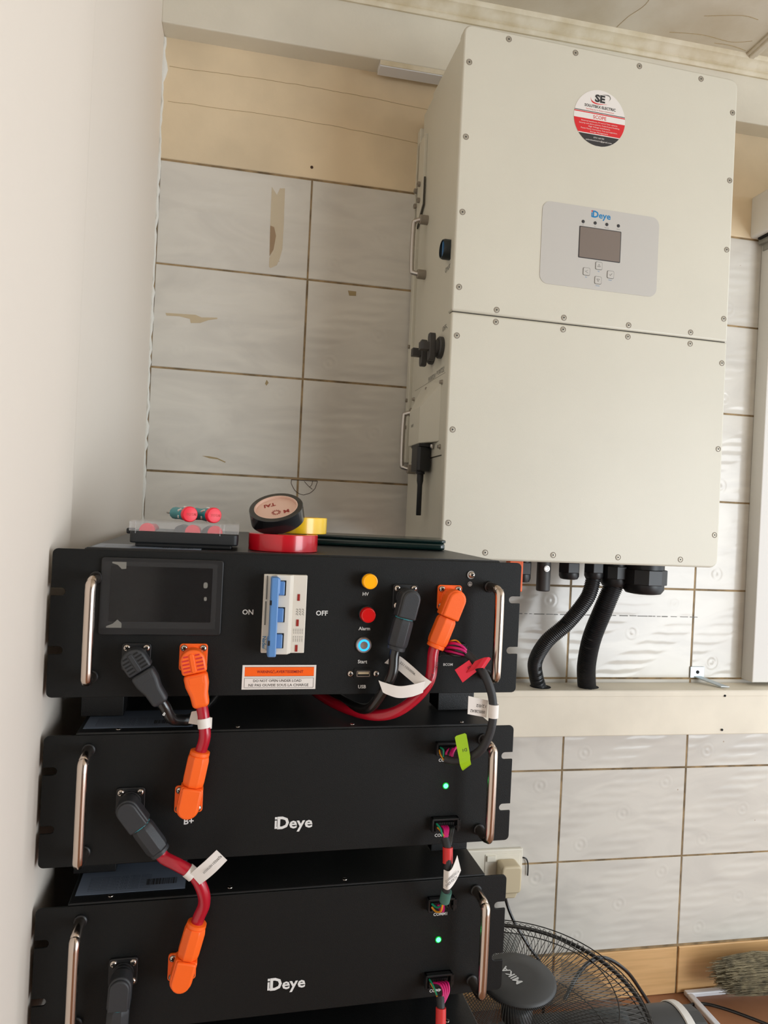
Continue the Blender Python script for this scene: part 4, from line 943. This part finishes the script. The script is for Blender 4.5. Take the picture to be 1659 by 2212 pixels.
MB().tube([(1046, -25, -786), (1054, -27, -812), (1066, -40, -840), (1092, -55, -880), (1118, -60, -915), (1132, -60, -965), (1130, -60, -1020), (1150, -60, -1042)], 3.3, n=10, sub=6).build('cord', 'cable_black', pg, smooth=60)
# thin cable behind the plate
tag(MB().tube([(1085, -4, -720), (1098, -6, -722), (1104, -5, -735), (1105, -4, -760)], 1.6, n=8, sub=6).build('thin_cable', 'cable_black', smooth=60), 'thin dark cable looping out at the corner of the wall socket', 'cable')

# ================================================================== FAN
fc = Vector((966, -300, -830)); fn_ = Vector((math.cos(1.50)*math.cos(-2), math.cos(1.50)*math.sin(-2), math.sin(1.50)))
fx = Vector((1, 0, 0)); fy = fn_.cross(fx).normalized(); fx = fy.cross(fn_)
FF = FW @ frame_axes(fc, fx, fy, fn_)
FRR = 222
fan = thing('electric_fan', 'dark wire-caged fan lying face up on the floor beside the rack', 'fan', FW, (966, -300, -1046.3))
MB(FF).tube([(FRR*math.cos(2*PI*k/72), FRR*math.sin(2*PI*k/72), 0) for k in range(72)], 3.6, n=8, closed=True).build('rim_band', 'fan_plastic', fan, smooth=60)
for rr_, hh in ((FRR-3, 13), (FRR-2, -13), (165, 37), (165, -46)):
    MB(FF).tube([(rr_*math.cos(2*PI*k/72), rr_*math.sin(2*PI*k/72), hh) for k in range(72)], 1.0, n=6, closed=True).build('guard_ring', 'fan_wire', fan, smooth=60)
MB(FF).lathe([(64, 50), (64, 55), (60, 59), (30, 61), (0, 61.5)], 56).build('hub_disc', 'fan_plastic', fan, smooth=50)
letter('MIKA', 13, (-12, 2, 61.9), fan, 'ink_white', FF, X=(-.35, .94, 0), U=(-.94, -.35, 0), bold=.02)
nw = 120
def spoke(a, sgn, twist):
    r0 = 60 if sgn > 0 else 50; P = []
    for r, h, tw in ((r0, 54, 0), (105, 49, .3), (150, 38, .6), (190, 25, .85), (FRR-2, 9, 1), (FRR+4, 0, 1.03)):
        aa = a+twist*tw; P.append((r*math.cos(aa), r*math.sin(aa), h*(1 if sgn > 0 else -1)*(1 if sgn > 0 else 1.1)))
    return P
for sgn, nm in ((1, 'front_wire'), (-1, 'rear_wire')):
    base = MB(FF).tube(spoke(0, sgn, .38*sgn), .62, n=5, sub=3).build(nm, 'fan_wire', fan, smooth=60)
    inv_ = wm(fan).inverted() @ FF
    for k in range(1, nw):
        o = base.copy(); C.objects.link(o); o.parent = fan
        o.matrix_local = inv_ @ Matrix.Rotation(2*PI*k/nw, 4, 'Z') @ inv_.inverted()
MB(FF).lathe([(0, -14), (26, -14), (27, 6), (22, 12), (0, 13)], 32).build('blade_hub', 'fan_plastic', fan, smooth=50)
for k in range(4):
    vs = []; fs = []; n1, n2 = 8, 6
    for i in range(n1):
        r = 30+i*155/(n1-1); w = .35+.55*(i/(n1-1))
        for j in range(n2):
            a = k*2*PI/4+w*(j/(n2-1)-.5)*1.3+.15*i/(n1-1); vs.append((r*math.cos(a), r*math.sin(a), 14-26*(j/(n2-1))))
    for i in range(n1-1):
        for j in range(n2-1): q = i*n2+j; fs.append((q, q+1, q+n2+1, q+n2))
    bl = MB(FF).add(vs, fs).build('blade', 'fan_blade', fan, smooth=60)
    md = bl.modifiers.new('s', 'SOLIDIFY'); md.thickness = .0018
MB(FF).lathe([(0, -150), (40, -150), (48, -135), (48, -80), (40, -60), (36, -46)], 36).build('motor_housing', 'fan_plastic', fan, smooth=50)
MB(FW @ frame_axes((1020, -232, -976), (0, 1, 0), (0, 0, 1), (1, 0, 0))).lathe([(0, 0), (66, 0), (68, 6), (68, 300)], 40, cap=False).build('stand_column', 'fan_plastic', fan, smooth=50)
MB(FW @ frame_axes((1320, -232, -976), (0, 1, 0), (0, 0, 1), (1, 0, 0))).lathe([(69, -2), (71, 0), (71, 14), (66, 18), (60, 18)], 48, cap=False).build('white_collar', 'fan_trim', fan, smooth=40)
MB(FW @ frame_axes((1334, -232, -976), (0, 1, 0), (0, 0, 1), (1, 0, 0))).lathe([(62, 0), (62, 30), (58, 34), (0, 34)], 16).build('ribbed_end', 'fan_plastic', fan, smooth=0)
MB().box(960, 1060, -290, -210, -1046, -975).build('stand_foot', 'fan_plastic', fan, smooth=0, bevel=8)
# floor cables, broom, white strip
tag(MB().tube([(1130, -150, -930), (1180, -120, -893), (1240, -90, -893), (1300, -80, -930), (1345, -75, -985), (1380, -80, -1035), (1400, -82, -1043)], 3.8, n=10, sub=6).build('floor_cable', 'cable_black', smooth=60), 'black cable arching from behind the fan cage down to the floor', 'cable')
tag(MB().tube([(1700, -220, -1042.5), (1600, -112, -1042.5), (1540, -60, -1042.5), (1500, -45, -1042.5), (1455, -55, -1042.5), (1440, -85, -1042.5), (1450, -130, -1042.5), (1500, -190, -1042.5), (1580, -260, -1042.5)], 3.6, n=10, sub=8).build('floor_cable', 'cable_black', smooth=60), 'black cable lying in a loop on the floor at the bottom right', 'cable')
ws = thing('plastic_tray', 'white rimmed shallow tray edge on the floor beneath the broom', 'tray', FW, (1600, -100, -1046.3))
MB().box(1490, 1760, -22, -8, -1046.2, -1035).box(1490, 1504, -260, -22, -1046.2, -1035).build('rim', 'floor_white', ws, smooth=0, bevel=2.5)
MB().box(1504, 1760, -260, -22, -1046.2, -1044.5).build('tray_floor', 'floor_tile', ws, smooth=0)
br = thing('broom', 'olive straw hand broom lying at the bottom right, bristle tips pointing left', 'broom', FW, (1640, -40, -1035))
b = MB()
for k in range(2600):
    q = random.random(); ang = random.uniform(0, 2*PI); rad = math.sqrt(random.random())
    yy_, zz_ = rad*math.cos(ang), rad*math.sin(ang)
    x0 = 1556+random.gauss(0, 16)+20*rad*rad; jj = lambda s: random.uniform(-s, s)
    p0 = (x0, -62+yy_*36+jj(4), -972+zz_*34+jj(4)-4); p1 = (1640+jj(8), -64+yy_*44+jj(3), -972+zz_*38+jj(3)); p2 = (1780, -66+yy_*30, -968+zz_*24)
    b.tube([p0, ((p0[0]+p1[0])/2, (p0[1]+p1[1])/2+jj(3), (p0[2]+p1[2])/2+jj(3)), p1, p2], .55, n=3, cap=False)
o = b.build('bristles', 'straw', br, smooth=0); o['kind'] = 'stuff'
MB(FW @ frame_axes((1765, -66, -968), (0, 1, 0), (0, 0, 1), (1, 0, 0))).lathe([(0, 0), (32, 0), (30, 40), (20, 80), (16, 260), (0, 262)], 20).build('bound_handle', 'straw', br, smooth=50)

# repeats share a group
GR = {'battery_module': 'battery modules in the rack stack', 'battery_cable': 'power cables on the rack fronts', 'cable_gland': 'cable glands under the inverter', 'flexible_conduit': 'corrugated conduits between inverter and trunking',
      'tape_roll': 'insulating tape rolls on the top unit', 'screwdriver': 'screwdrivers on the clear lid', 'communication_cable': 'communication cables at the right of the rack', 'floor_cable': 'black cables near the floor', 'glue_mark': 'glue marks on the tiles'}
for o in list(C.objects):
    k = o.name.split('.')[0]
    if o.parent is None and k in GR and 'category' in o: o['group'] = GR[k]
